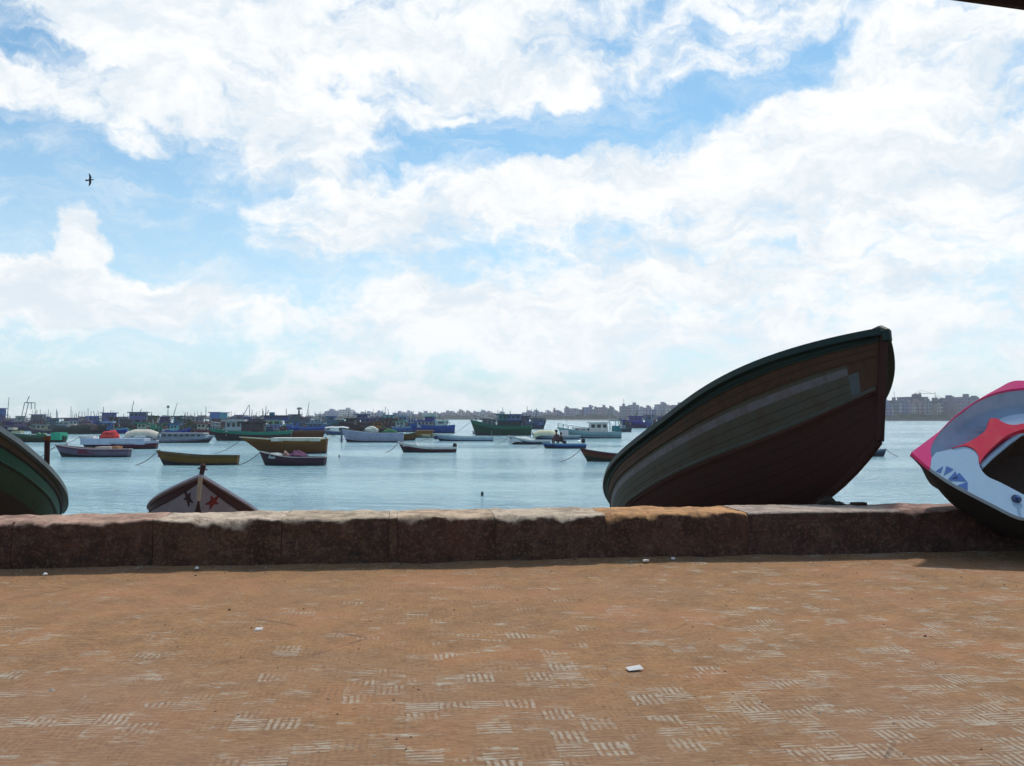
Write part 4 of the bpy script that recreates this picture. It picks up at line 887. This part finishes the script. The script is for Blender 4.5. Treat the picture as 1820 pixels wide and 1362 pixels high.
T('dark trawler buried under olive nets at left of centre', 316, 366, 769, 757, 751, 'R', (.02,.025,.02), (.05,.06,.04), [(325, 336, 746, 758, (.2,.2,.2), (.03,.03,.04), 1)], [(320, 741, 756)], None, 6, heap=('olive heap of nets on the dark trawler left of centre', 'fishing net', 328, 352, 748, 760, (.06,.065,.03), 31, .8))
T('pinkish grey trawler with a flat dark roof and thin mast', 338, 376, 759, 751, 745, 'L', (.05,.03,.04), (.22,.15,.15), [(342, 362, 741, 752, (.22,.18,.22), (.01,.03,.05), 3)], [(366, 722, 745, (.2,.26,.26)), (358, 732, 742), (365, 740, 748, (.12,.02,.02))], None, 5)
T('trawler under a blue and teal cover, above the green trawler', 366, 414, 760, 750, 746, 'R', (.06,.02,.02), (.10,.04,.05), [(374, 390, 733, 746, (.10,.16,.34), (.04,.08,.26), 0), (390, 404, 733.5, 744, (.12,.26,.34), (.12,.24,.30), 0), (373, 404, 745, 756, (.10,.04,.05), (.06,.02,.02), 3)], [], None, 5)
T('long green trawler with a white windowed cabin', 376, 516, 783, 768, 762, 'L', (.035,.025,.03), (.04,.20,.14), [(404, 432, 747, 768, (.40,.44,.46), (.38,.38,.40), 3), (432, 470, 750, 766, (.08,.06,.07), (.04,.03,.03), 3)], [(392, 757, 766), (458, 741, 752)], None, 8, rail=(.06,.26,.18), railing=(384, 402, .9))
T('violet blue trawler with a tall pointed gantry at its stern', 414, 462, 758, 750, 745, 'R', (.03,.03,.08), (.07,.08,.20), [(420, 430, 738, 751, (.10,.10,.18), (.12,.12,.22), 1), (434, 448, 741, 752, (.06,.07,.22), (.05,.06,.2), 2)], [(431, 720, 742, (.14,.20,.28), 12), (444, 720, 742, (.14,.20,.28), 0)], None, 5)
T('mauve and black trawler with drab cabin, right of the white windowed cabin', 442, 486, 768, 756, 750, 'L', (.04,.03,.05), (.14,.10,.14), [(448, 468, 746, 760, (.12,.09,.12), (.03,.02,.05), 2)], [(447, 738, 748), (467, 726, 748, (.35,.42,.42))], None, 6)
T('olive green trawler under a navy roof with a pale flagpole', 466, 524, 768, 757, 749, 'R', (.08,.02,.02), (.20,.34,.22), [(476, 500, 747, 760, (.22,.36,.24), (.2,.3,.2), 2), (470, 514, 739, 747, (.07,.07,.22), (.02,.04,.10), 5), (480, 488, 733, 739, (.02,.12,.18), None, 0)], [(473, 722, 740, (.12,.2,.24)), (468, 730, 738, (.1,.2,.2)), (475, 729, 736, (.1,.2,.2), 3), (509, 726, 740, (.4,.3,.3))], None, 6)
tr_ = T('dark teal trawler with a mushroom shaped radar mast', 504, 556, 760, 750, 745, 'L', (.02,.04,.07), (.04,.08,.13), [(516, 534, 737, 750, (.03,.07,.09), (.03,.05,.10), 2), (536, 552, 742, 754, (.10,.06,.12), (.09,.05,.10), 2)], [(531.5, 727, 740, (.12,.14,.16), 0, .35), (545, 715, 742, (.35,.4,.42), 5), (549.5, 728, 744, (.3,.4,.4)), (561, 732, 748, (.6,.65,.65))], None, 5)
m_ = MB(); x_ = tr_.lx(532.5); m_.tube([(x_, 0, tr_.lz(728)), (x_, 0, tr_.lz(727.2)), (x_, 0, tr_.lz(725.6)), (x_, 0, tr_.lz(724.4))], 1.0, paint((.11,.12,.14)), 14, .5); m_.build('radar_dome', tr_.root)
T('bright blue trawler behind the brown wooden hull', 506, 580, 771, 759, 753, 'L', (.03,.05,.22), (.10,.16,.40), [(520, 531, 749, 761, (.14,.20,.45), (.03,.06,.1), 1), (550, 576, 752, 762, (.10,.16,.30), (.14,.2,.3), 3)], [(541, 744, 760)], None, 7)
T('flat dark teal trawler left of the beige dome shaped block', 556, 640, 761, 750, 746, 'R', (.012,.05,.055), (.02,.09,.10), [(582, 597, 740, 751, (.05,.12,.24), (.04,.10,.22), 1), (598, 612, 745, 752, (.10,.22,.24), (.5,.55,.52), 2)], [(577, 731, 748, (.25,.35,.42), 3)], None, 6)
T('large dark red and black trawler with a navy roof and violet cabin', 604, 700, 766, 751, 744, 'R', (.035,.015,.02), (.05,.02,.03), [(616, 640, 744, 756, (.04,.025,.03), (.015,.03,.04), 2), (634, 654, 737, 747, (.10,.09,.28), (.02,.05,.10), 2), (642, 672, 743, 755, (.12,.09,.22), (.10,.08,.2), 4), (672, 690, 744, 757, (.06,.02,.02), (.05,.02,.03), 2)], [(629, 729, 745, (.10,.2,.26), 1), (683, 723, 745, (.2,.3,.3), 2), (650, 729, 739), (674, 730, 744, (.5,.55,.55)), (692, 727, 744, (.3,.35,.35), -3)], None, 9, heap=('olive brown heap of nets on the dark red and black trawler', 'fishing net', 630, 660, 750, 763, (.08,.055,.02), 33, .7))
T('teal roofed brown trawler with a thin pale mast, right of the dark red one', 682, 724, 762, 751, 746, 'L', (.06,.02,.02), (.09,.04,.04), [(685, 700, 738, 750, (.08,.26,.32), (.02,.14,.18), 2), (697, 712, 744, 756, (.10,.035,.03), (.03,.03,.04), 2)], [(680, 728, 746, (.1,.25,.25)), (731, 736, 752, (.3,.4,.38))], None, 6)
T('lilac blue trawler with stacked cabins and no visible mast', 706, 752, 760, 751, 747, 'R', (.05,.05,.16), (.13,.16,.34), [(708, 724, 739, 752, (.17,.26,.42), (.2,.32,.42), 2), (724, 738, 744, 755, (.16,.18,.36), (.1,.12,.2), 1)], [], None, 6)
T('strong blue trawler with white windowed wheelhouse, its stern to the right', 728, 808, 770, 757, 752, 'L', (.03,.07,.24), (.05,.10,.32), [(742, 770, 748, 760, (.40,.40,.48), (.04,.04,.20), 4), (756, 772, 739, 748, (.06,.07,.24), (.30,.50,.40), 2), (774, 794, 748, 757, (.48,.58,.62), (.4,.5,.5), 1)], [(738, 738, 752, (.12,.2,.26)), (770, 736, 748, (.02,.12,.14)), (765, 730, 740, (.3,.4,.3)), (750, 742, 752)], None, 6)
T('dark green trawler with a raked black bow, right of the gap in the fleet', 835, 944, 774, 758, 746, 'L', (.012,.055,.035), (.025,.12,.08), [(887, 902, 737, 750, (.03,.20,.20), (.04,.12,.12), 2), (900, 926, 737, 750, (.14,.20,.36), (.05,.08,.18), 3), (884, 928, 748, 758, (.02,.05,.05), (.02,.03,.07), 5), (858, 880, 745, 756, (.10,.13,.17), (.10,.10,.12), 2)], [(846, 748, 757, (.4,.5,.5)), (859, 748, 758, (.4,.5,.45)), (885, 729, 744, (.25,.25,.25), 0), (907, 731, 738, (.1,.2,.14)), (895, 724, 738, (.35,.5,.5), -2)], None, 9, rail=(.03,.15,.10), railing=(838, 884, 1.0))
T('navy trawler bristling with thin masts, behind the stern of the dark green one', 914, 972, 763, 751, 746, 'R', (.02,.035,.09), (.05,.08,.18), [(922, 940, 740, 752, (.03,.05,.14), (.02,.03,.07), 2), (944, 966, 744, 756, (.08,.12,.22), (.05,.08,.10), 3)], [(936, 722, 742, (.14,.2,.24), 1), (952, 726, 744, (.2,.26,.3), 2), (958, 730, 745, (.2,.26,.3), -2), (966, 728, 744, (.2,.26,.26), 5), (941, 727, 742, (.25,.25,.3), 4)], None, 7)
T('violet blue trawler with high navy bow, just left of the big beached boat', 1100, 1188, 761, 752, 744, 'L', (.015,.015,.10), (.04,.04,.26), [(1118, 1142, 740, 752, (.10,.09,.32), (.03,.03,.16), 3), (1146, 1160, 738, 751, (.08,.14,.26), (.05,.08,.16), 1), (1168, 1180, 741, 752, (.05,.06,.2), (.04,.04,.14), 1)], [(1160, 724, 744, (.10,.14,.26)), (1108, 724, 748, (.35,.38,.4), 6), (1176, 730, 744, (.12,.12,.2)), (1132, 732, 742)], None, 7)
T('plain dark blue boat low beside the violet blue trawler, nearer to us', 1150, 1226, 763.5, 758, 753, 'R', (.02,.03,.10), (.05,.06,.20), [(1168, 1184, 751, 759, (.08,.10,.22), (.05,.06,.14), 2)], [], None, 4)
T('small slate boat between the cabin cruiser and the violet blue trawler', 1094, 1124, 768, 762, 758, 'R', (.03,.05,.08), (.06,.09,.12), [(1104, 1112, 756, 763, (.2,.26,.3), None, 0)], [], None, 2)
# second line far behind: hazy trawlers, mostly masts
far = [(-30, 28, 'violet trawler far behind at the left edge, only its cabin top showing', (.06,.05,.14), [(4, 732, 750)]),
       (62, 104, 'far navy trawler with a pair of thin masts, left of the lattice pole mast', (.04,.05,.12), [(72, 728, 748), (90, 734, 748)]),
       (130, 170, 'far slate trawler with short masts, left of the sloping navy roof', (.06,.08,.12), [(146, 732, 748), (157, 726, 748)]),
       (200, 244, 'far indigo trawler with one mast, left of the long flat green roof', (.05,.06,.14), [(206, 733, 748), (220, 736, 748)]),
       (318, 352, 'far grey trawler with two stub masts, right of the leaning boom', (.07,.08,.12), [(330, 733, 748), (346, 736, 748)]),
       (396, 440, 'far blue grey trawler hidden low behind the violet blue one', (.06,.08,.16), [(411, 731, 748)]),
       (446, 476, 'far dark trawler just left of the navy roof with the flag', (.05,.05,.10), [(455, 735, 748)]),
       (560, 600, 'far teal trawler peeping over the flat dark teal one', (.04,.10,.12), [(568, 733, 748), (590, 730, 746)]),
       (655, 700, 'far slate blue trawler peeping over the violet rails', (.07,.09,.16), [(668, 733, 748), (690, 735, 748)]),
       (740, 796, 'far hazy blue trawler behind the strong blue one', (.10,.13,.20), [(782, 734, 748), (748, 733, 748)])]
for a, b_, lb, c, ms_ in far:
    T(lb, a, b_, 754, 748.5, 745, ROT.choice('LR'), c, tuple(min(.5, x * 1.6) for x in c), [(a + (b_-a)*.3, a + (b_-a)*.62, 741, 749, tuple(x * 1.3 for x in c), tuple(x * .8 for x in c), 2)], ms_, None, 4)

extra_ = [
 ('cream cabined trawler low at the far left, above the dark olive boat', 52, 104, 771, 763, 758, 'L', (.10,.06,.10), (.30,.30,.24), [(66, 84, 755, 765, (.45,.42,.34), (.16,.2,.2), 2)], [(78, 744, 756)]),
 ('lilac trawler with a small white wheelhouse above the dark green black hull', 118, 166, 764, 757, 751, 'R', (.05,.04,.14), (.24,.24,.40), [(126, 140, 747, 758, (.45,.46,.48), (.10,.12,.3), 2), (146, 160, 749, 759, (.10,.06,.12), (.16,.08,.1), 0)], [(136, 735, 748)]),
 ('royal blue trawler with aqua trim behind the red tarp', 176, 226, 771, 762, 757, 'L', (.02,.04,.24), (.16,.34,.44), [(186, 200, 750, 763, (.14,.22,.48), (.25,.36,.5), 2)], [(180, 738, 757)]),
 ('deep green trawler behind the long cream awning', 232, 290, 772, 764, 758, 'R', (.01,.09,.06), (.05,.22,.14), [(246, 262, 752, 765, (.36,.40,.34), (.03,.16,.12), 2), (268, 278, 755, 764, (.08,.20,.14), None, 0)], [(256, 738, 753)]),
 ('maroon trawler with a pale wheelhouse, left of the small aqua and mauve boat', 246, 296, 768, 760, 754, 'L', (.12,.015,.03), (.24,.08,.08), [(262, 276, 750, 761, (.42,.40,.40), (.14,.04,.05), 2)], [(270, 732, 750)]),
 ('indigo trawler with a bright aqua cabin, left of the olive nets', 296, 340, 774, 766, 759, 'R', (.03,.03,.20), (.10,.12,.34), [(304, 318, 754, 767, (.22,.46,.50), (.05,.10,.24), 2)], [(314, 740, 754), (326, 744, 762)]),
 ('wine red trawler right of the olive nets with a cream cabin', 346, 398, 773, 764, 758, 'R', (.10,.015,.03), (.20,.07,.08), [(352, 368, 752, 765, (.46,.42,.34), (.20,.08,.07), 2), (374, 386, 756, 764, (.05,.05,.12), None, 0)], [(362, 738, 752)]),
 ('turquoise trawler with a lilac cabin, above the orange brown open boat', 470, 520, 775, 766, 760, 'L', (.02,.18,.20), (.08,.34,.34), [(480, 496, 756, 767, (.30,.30,.50), (.12,.14,.34), 2)], [(500, 742, 762)]),
 ('slate trawler with a white cabin just right of the mushroom radar mast', 540, 590, 766, 757, 751, 'R', (.03,.05,.11), (.12,.20,.30), [(552, 568, 747, 758, (.48,.50,.50), (.10,.16,.24), 2)], [(560, 734, 748)]),
 ('black hulled trawler with an orange cabin behind the white crates', 640, 696, 770, 761, 756, 'L', (.015,.015,.02), (.10,.05,.03), [(664, 680, 750, 762, (.30,.12,.04), (.05,.03,.03), 2)], [(672, 736, 751)]),
 ('pale blue trawler with a green roof left of the strong blue one', 696, 744, 768, 759, 754, 'R', (.08,.14,.32), (.22,.34,.46), [(704, 720, 749, 760, (.42,.46,.48), (.03,.20,.14), 2)], [(728, 738, 757)]),
]
for lb, a, b_, wl, dk, bo_, dr, hc, bc, cb_, ms_ in extra_: T(lb, a, b_, wl, dk, bo_, dr, hc, bc, cb_, ms_, None, 5)

# small buoys and birds on the water
for px, py, lb in ((857, 881, 'dark buoy alone on the open water in front of the middle of the wall'), (603, 812, 'small grey buoy on the water right of the large orange brown boat')):
    q = onz(px, py, WATER); m_ = MB(); r_ = .07
    m_.tube([q + Vector((0, 0, -.1)), q + Vector((0, 0, .02)), q + Vector((0, 0, .10)), q + Vector((0, 0, .15))], r_, paint((.04,.05,.06), .6), 10, .04)
    tag(m_.build('buoy'), lb, 'buoy')

# ------------------------------------------------------------------ tarp lump on the big boat's far rail
bt = bmesh.new(); bmesh.ops.create_icosphere(bt, subdivisions=4, radius=1)
for v in bt.verts: v.co = Vector((v.co.x * .30, v.co.y * .40, v.co.z * .17)) * (1 + .3 * noise.fractal(v.co * 1.6, 1, 2, 3))
me = bpy.data.meshes.new('tarp'); bt.to_mesh(me); bt.free(); me.materials.append(paint((.015, .06, .045), .8, .5, 3))
for p_ in me.polygons: p_.use_smooth = True
o = bpy.data.objects.new('tarp', me); col.objects.link(o); o.location = at(1160, 782, 15.75); o.rotation_euler = (0, R(-30), 0)
tag(o, 'dark green bundled tarp on the rail of the big beached boat, low at its left', 'tarp')
m_ = MB(); a = at(1143, 797, 15.8); c_ = at(1136, 786, 15.8); m_.tube([a, a.lerp(c_, .6), c_, c_ + Vector((-.03, 0, -.03))], .018, paint((.02,.03,.03)), 6); o = m_.build('rope_hook'); tag(o, 'small dark hook sticking out beside the green tarp', 'hook')

# ------------------------------------------------------------------ bird
m_ = MB(); q = at(160, 320, 34)
wing = lambda sd: [(0, 0, 0), (.03, -.06, sd * .10), (.01, -.10, sd * .22), (-.03, -.02, sd * .30)]
mbk = paint((.025, .03, .04), .8)
for sd in (1, -1):
    lead = [Vector((.035, 0, sd * .02)), Vector((.05, .0, sd * .10)), Vector((.01, -.01, sd * .20)), Vector((-.035, -.02, sd * .245))]
    trail = [Vector((-.045, 0, sd * .02)), Vector((-.035, .0, sd * .09)), Vector((-.035, -.01, sd * .17)), Vector((-.045, -.02, sd * .24))]
    th = Vector((0, .012, 0)); vs = lead + trail + [v + th for v in lead] + [v + th * .3 for v in trail]
    fs = []
    for i in range(3): fs += [(i, i+1, 4+i+1, 4+i), (8+i, 12+i, 12+i+1, 8+i+1), (i, 8+i, 8+i+1, i+1), (4+i, 4+i+1, 12+i+1, 12+i)]
    fs += [(0, 4, 12, 8), (3, 11, 15, 7)]
    m_.add([q + v for v in vs], fs, mbk)
m_.tube([q + Vector((-.17, .02, -.015)), q + Vector((-.10, .01, -.01)), q + Vector((-.02, .01, 0)), q + Vector((.06, .01, .005)), q + Vector((.10, .01, .01)), q + Vector((.135, .01, .005))], .032, mbk, 8, .014)
bird = m_.build('bird'); bird.data.transform(Matrix.Translation(-q)); bird.location = q; tag(bird, 'dark bird in flight, banking with upright wings, high in the sky at the left', 'bird')

# ------------------------------------------------------------------ the town on the far shore
def facade(c, k):
    key = ('fac', c, k)
    if key in MC: return MC[key]
    m, t, p = mat('facade'); v = t.node('ShaderNodeTexCoord').outputs['Object']
    s_ = t.node('ShaderNodeSeparateXYZ', i_0=v)
    fx = t.math('FRACT', t.math('DIVIDE', s_.outputs[0], (3.2, 2.6, 4.0)[k])); fz = t.math('FRACT', t.math('DIVIDE', s_.outputs[2], 3.1))
    wx = t.math('MULTIPLY', t.math('GREATER_THAN', fx, .30), t.math('LESS_THAN', fx, .78)); wz = t.math('MULTIPLY', t.math('GREATER_THAN', fz, .32), t.math('LESS_THAN', fz, .80))
    wn = t.node('ShaderNodeTexWhiteNoise', noise_dimensions='3D'); t.put(wn.inputs[0], t.vmath('FLOOR', t.vmath('DIVIDE', v, (3.2, 99, 3.1))))
    win = t.math('MULTIPLY', t.math('MULTIPLY', wx, wz), t.ramp(wn.outputs[0], .0, .5, .45, 1))
    gr = t.mix(t.math('MULTIPLY', t.ramp(t.noise(t.mapping(v, scale=(1, 1, .3)), .25, 5, .7), .4, .65), .5), c4(c), c4(tuple(x * .5 for x in c)))
    t.put(p.inputs['Base Color'], t.mix(win, gr, c4((.03, .035, .045)))); p.inputs['Roughness'].default_value = .85; MC[key] = m; return m
BC = 0
def building(label, a, b, top, c, roof='tank', c2=None, near=0, dep=None):
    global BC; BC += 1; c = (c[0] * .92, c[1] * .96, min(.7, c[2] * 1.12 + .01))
    pxm = (a + b) / 2; X = (pxm - 910) / 1640; D = 1000
    for _ in range(12): D = shoreY(X * D)
    D += 22 + near; k = D / 1640; w = (b - a) * k; H = (742 - top) * k + CAMZ - .6; X *= D; q = random.Random(BC * 13)
    root = empty('apartment_block', (X, D, .6), (0, 0, R(q.uniform(-6, 6)))); tag(root, label, 'building', 'buildings along the far shore')
    dep = dep or q.uniform(14, 20); m = MB(); mf = facade(c, BC % 3); m.box(-w/2, w/2, 0, dep, 0, H, mf); m.build('wall', root)
    m = MB(); m.box(-w/2 - .3, w/2 + .3, -.3, dep + .3, H, H + .7, paint(tuple(x * .75 for x in c), .9, .4, .1)); m.build('parapet', root)
    if roof != 'flat':
        m = MB(); u = q.uniform(-.25, .25) * w; m.box(u - w * .16, u + w * .16, 3, 9, H + .7, H + 3.4, paint(tuple(x * .8 for x in c), .9, .4, .1)); m.build('stair_tower', root)
        if roof == 'tank': m = MB(); m.tube([(u + w * .3, 5, H + .7), (u + w * .3, 5, H + 2.4)], 1.1, paint((.2, .22, .26)), 10); m.build('water_tank', root)
        if roof == 'aerial': m = MB(); m.tube([(u, 5, H + 3.3), (u, 5, H + 9)], .22, paint((.15, .15, .18)), 5); m.build('aerial', root)
    nb = max(1, int(w / 9))
    for i in range(nb):
        if q.random() < .75:
            u = -w/2 + (i + .5) * w / nb + q.uniform(-.6, .6); bw = min(2.2, w / nb * .32); m = MB(); mb_ = paint(c2 or tuple(min(.7, x * 1.35) for x in c), .9, .4, .1)
            for fl in range(1, int(H / 3.1)):
                m.box(u - bw, u + bw, -1.3, -.002, fl * 3.1 - .12, fl * 3.1 + .08, mb_); m.box(u - bw, u + bw, -1.3, -1.18, fl * 3.1 + .08, fl * 3.1 + .95, mb_)
            m.build('balcony_stack', root)
GY, MV, BU, CE, PK, DK, LG, TN = (.24,.25,.28), (.26,.21,.27), (.13,.18,.32), (.46,.42,.34), (.36,.24,.26), (.05,.06,.13), (.34,.36,.38), (.14,.17,.18)
right = [(1552,1565,720,MV,'tank','mauve'),(1565,1573,717,GY,'tank','narrow grey'),(1573,1584,716,BU,'tank','slate blue'),(1584,1589,720,LG,'flat','slim pale'),(1588,1596,713,TN,'aerial','dark green topped'),(1596,1604,718,LG,'tank','pale grey'),(1603,1613,715,BU,'stair','dusky blue'),
         (1612,1650,707,DK,'crane','wide dark navy'),(1610,1622,716,MV,'tank','mauve grey'),(1620,1631,722,CE,'tank','cream'),(1630,1640,716,PK,'tank','pink'),(1639,1647,719,PK,'stair','dull rose'),(1645,1656,714,GY,'tank','mid grey'),
         (1653,1672,714,TN,'aerial','green grey'),(1666,1676,718,CE,'flat','dim cream'),(1672,1684,716,DK,'tank','dark violet'),(1682,1705,709,BU,'tank','wide blue grey'),(1702,1714,715,MV,'tank','violet'),(1710,1728,707,MV,'stair','broad plum'),(1726,1745,710,GY,'tank','plain grey')]
used = []
prev = 'bow of the big beached boat'
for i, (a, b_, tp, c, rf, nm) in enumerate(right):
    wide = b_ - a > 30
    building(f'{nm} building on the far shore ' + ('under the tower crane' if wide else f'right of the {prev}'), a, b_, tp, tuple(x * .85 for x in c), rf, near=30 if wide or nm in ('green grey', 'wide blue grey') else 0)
    prev = nm + ' building'
mid = [(958,972,737,MV,'tank','dusky mauve'),(970,984,734,LG,'tank','pale misty'),(983,993,730,PK,'stair','pinkish'),(992,1004,735,BU,'tank','low teal blue'),(1004,1014,727,GY,'tank','square grey'),(1013,1026,727,MV,'flat','square mauve'),(1025,1033,732,LG,'tank','short pale'),
       (1032,1040,729,DK,'tank','dark navy'),(1039,1053,725,BU,'tank','bright blue'),(1052,1066,728,GY,'tank','ash grey'),(1064,1079,725,PK,'stair','faint rose'),(1078,1092,727,TN,'tank','sage grey'),(1090,1104,734,LG,'tank','low white'),
       (1103,1116,723,TN,'aerial','tall sage'),(1115,1124,731,MV,'tank','low mauve'),(1122,1136,721,GY,'stair','tall grey'),(1135,1148,728,LG,'tank','pearl grey'),(1146,1158,726,MV,'tank','soft violet'),(1157,1170,729,BU,'tank','low blue'),(1169,1185,720,GY,'tank','high ash'),
       (1184,1197,725,CE,'tank','faded cream'),(1195,1214,721,MV,'stair','wide lilac'),(1212,1228,724,LG,'tank','white grey'),(1226,1246,720,GY,'tank','last grey'),(1246,1262,722,BU,'tank','blue tinted'),(1262,1280,722,MV,'tank','purple tinted')]
prev = 'thin masted navy trawler'
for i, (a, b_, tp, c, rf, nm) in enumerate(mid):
    building(f'{nm} far shore building right of the {prev}', a, b_, tp, tuple(min(.62, x * 1.15 + .03) for x in c), rf); prev = nm + ' one'  # colours lightened to stand in for haze over the middle skyline
left = [(560,574,737,LG,'flat','low pale'),(574,584,735,MV,'tank','thin lilac'),(582,601,731,BU,'tank','square powder blue'),(602,624,729,CE,'stair','broad beige'),(624,634,735,LG,'tank','white haze'),(633,650,736,GY,'tank','flat grey'),(650,668,735,LG,'tank','chalky'),
        (668,684,734,BU,'tank','blue misty'),(698,716,735,BU,'tank','blue grey'),(716,734,734,LG,'tank','light grey'),(734,750,737,MV,'tank','mauve misty'),(750,768,735,LG,'stair','silvery'),(768,784,736,GY,'tank','faint grey'),(784,800,734,MV,'tank','lavender'),(799,814,735,GY,'tank','ashen'),
        (813,826,732,CE,'tank','peach tinted'),(825,838,734,PK,'tank','rosy'),(837,850,735,MV,'tank','pale plum'),(849,864,733,LG,'tank','white'),(863,880,735,PK,'tank','soft pink'),(879,896,736,GY,'tank','stone grey'),(930,946,734,MV,'tank','low mauve'),(945,960,733,LG,'tank','clear grey')]
prev = 'mushroom radar mast'
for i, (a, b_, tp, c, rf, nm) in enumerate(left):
    building(f'{nm} far hazy building on the skyline right of the {prev}', a, b_, tp, tuple(min(.65, x * 1.3 + .05) for x in c), rf); prev = nm + ' building'  # paler still: distance haze put into the facade colours
# cranes and masts over the right-hand skyline
for px, ty, by, arm, lb in ((1635, 695, 708, 9, 'tower crane standing over the wide dark navy building'), (1664, 703, 714, 5, 'smaller crane standing over the green grey building')):
    D_ = 880; k = D_ / 1640; X = (px - 910) * k; m_ = MB(); z0 = (742 - by) * k; z1 = (742 - ty) * k; mc = paint((.16, .18, .24), .6)
    cr = empty('tower_crane', (X, D_, .6)); tag(cr, lb, 'crane')
    for dx in (-.5, .5):
        for dy in (-.5, .5): m_.tube([(dx, dy, 0), (dx, dy, z1)], .14, mc, 4)
    n_ = int(z1 / 2.4)
    for i in range(n_):
        z = i * 2.4; m_.tube([(-.5, -.5, z), (.5, -.5, z + 2.4)], .08, mc, 4); m_.tube([(-.5, .5, z), (.5, .5, z + 2.4)], .08, mc, 4)
    m_.build('tower', cr)
    m_ = MB(); zz = z1 - 1.6; m_.tube([(-arm * .5, 0, zz), (arm * 1.6, 0, zz)], .2, mc, 4); m_.tube([(-arm * .5, 0, zz), (0, 0, z1 + 1.5), (arm * 1.4, 0, zz)], .1, mc, 4); m_.build('jib', cr)
    m_ = MB(); m_.box(-arm * .5 - 1, -arm * .5 + .6, -.7, .7, zz - 1.6, zz + .2, mc); m_.build('counterweight', cr)
# low breakwater in front of the town
for a, b_, py, lb in ((998, 1044, 747.6, 'long low pale breakwater before the far town, left of the cabin cruiser wheelhouse'), (1046, 1120, 747.9, 'low grey breakwater before the far town, right of the pale one')):
    D_ = 1640 * 3 / (py - 742); k = D_ / 1640; q = random.Random(a); m_ = MB(); N = 40; vs = []
    for i in range(N + 1):
        x = (a + (b_ - a) * i / N - 910) * k; h = .9 + q.uniform(-.25, .3); vs += [(x, D_ - 3, WATER - .4), (x, D_ - 1 + q.uniform(-.3, .3), WATER + h), (x, D_ + 2, WATER + h + q.uniform(-.2, .2)), (x, D_ + 4, WATER - .4)]
    m_.add(vs, [(i*4+j, i*4+4+j, i*4+5+j, i*4+1+j) for i in range(N) for j in range(3)] + [(0, 1, 2, 3), (N*4+3, N*4+2, N*4+1, N*4)], paint((.30, .30, .28), .9, .5, .3, streak=False))
    tag(m_.build('breakwater'), lb, 'breakwater')

# ------------------------------------------------------------------ sea haze
HZ = True
if HZ:
    m_ = MB(); m = bpy.data.materials.new('haze'); m.use_nodes = True; t = NT(m.node_tree); t.n.clear()
    pv = t.node('ShaderNodeVolumePrincipled'); pv.inputs['Color'].default_value = (.86, .92, 1.0, 1); pv.inputs['Density'].default_value = .00026; pv.inputs['Anisotropy'].default_value = .2
    ou = t.node('ShaderNodeOutputMaterial'); t.l.new(pv.outputs[0], ou.inputs['Volume'])
    m_.box(-1560, 1560, -60, 1620, -4.2, 52, m); hz = m_.build('haze'); tag(hz, kind='stuff'); hz['label'] = 'pale blue sea haze over the harbour'
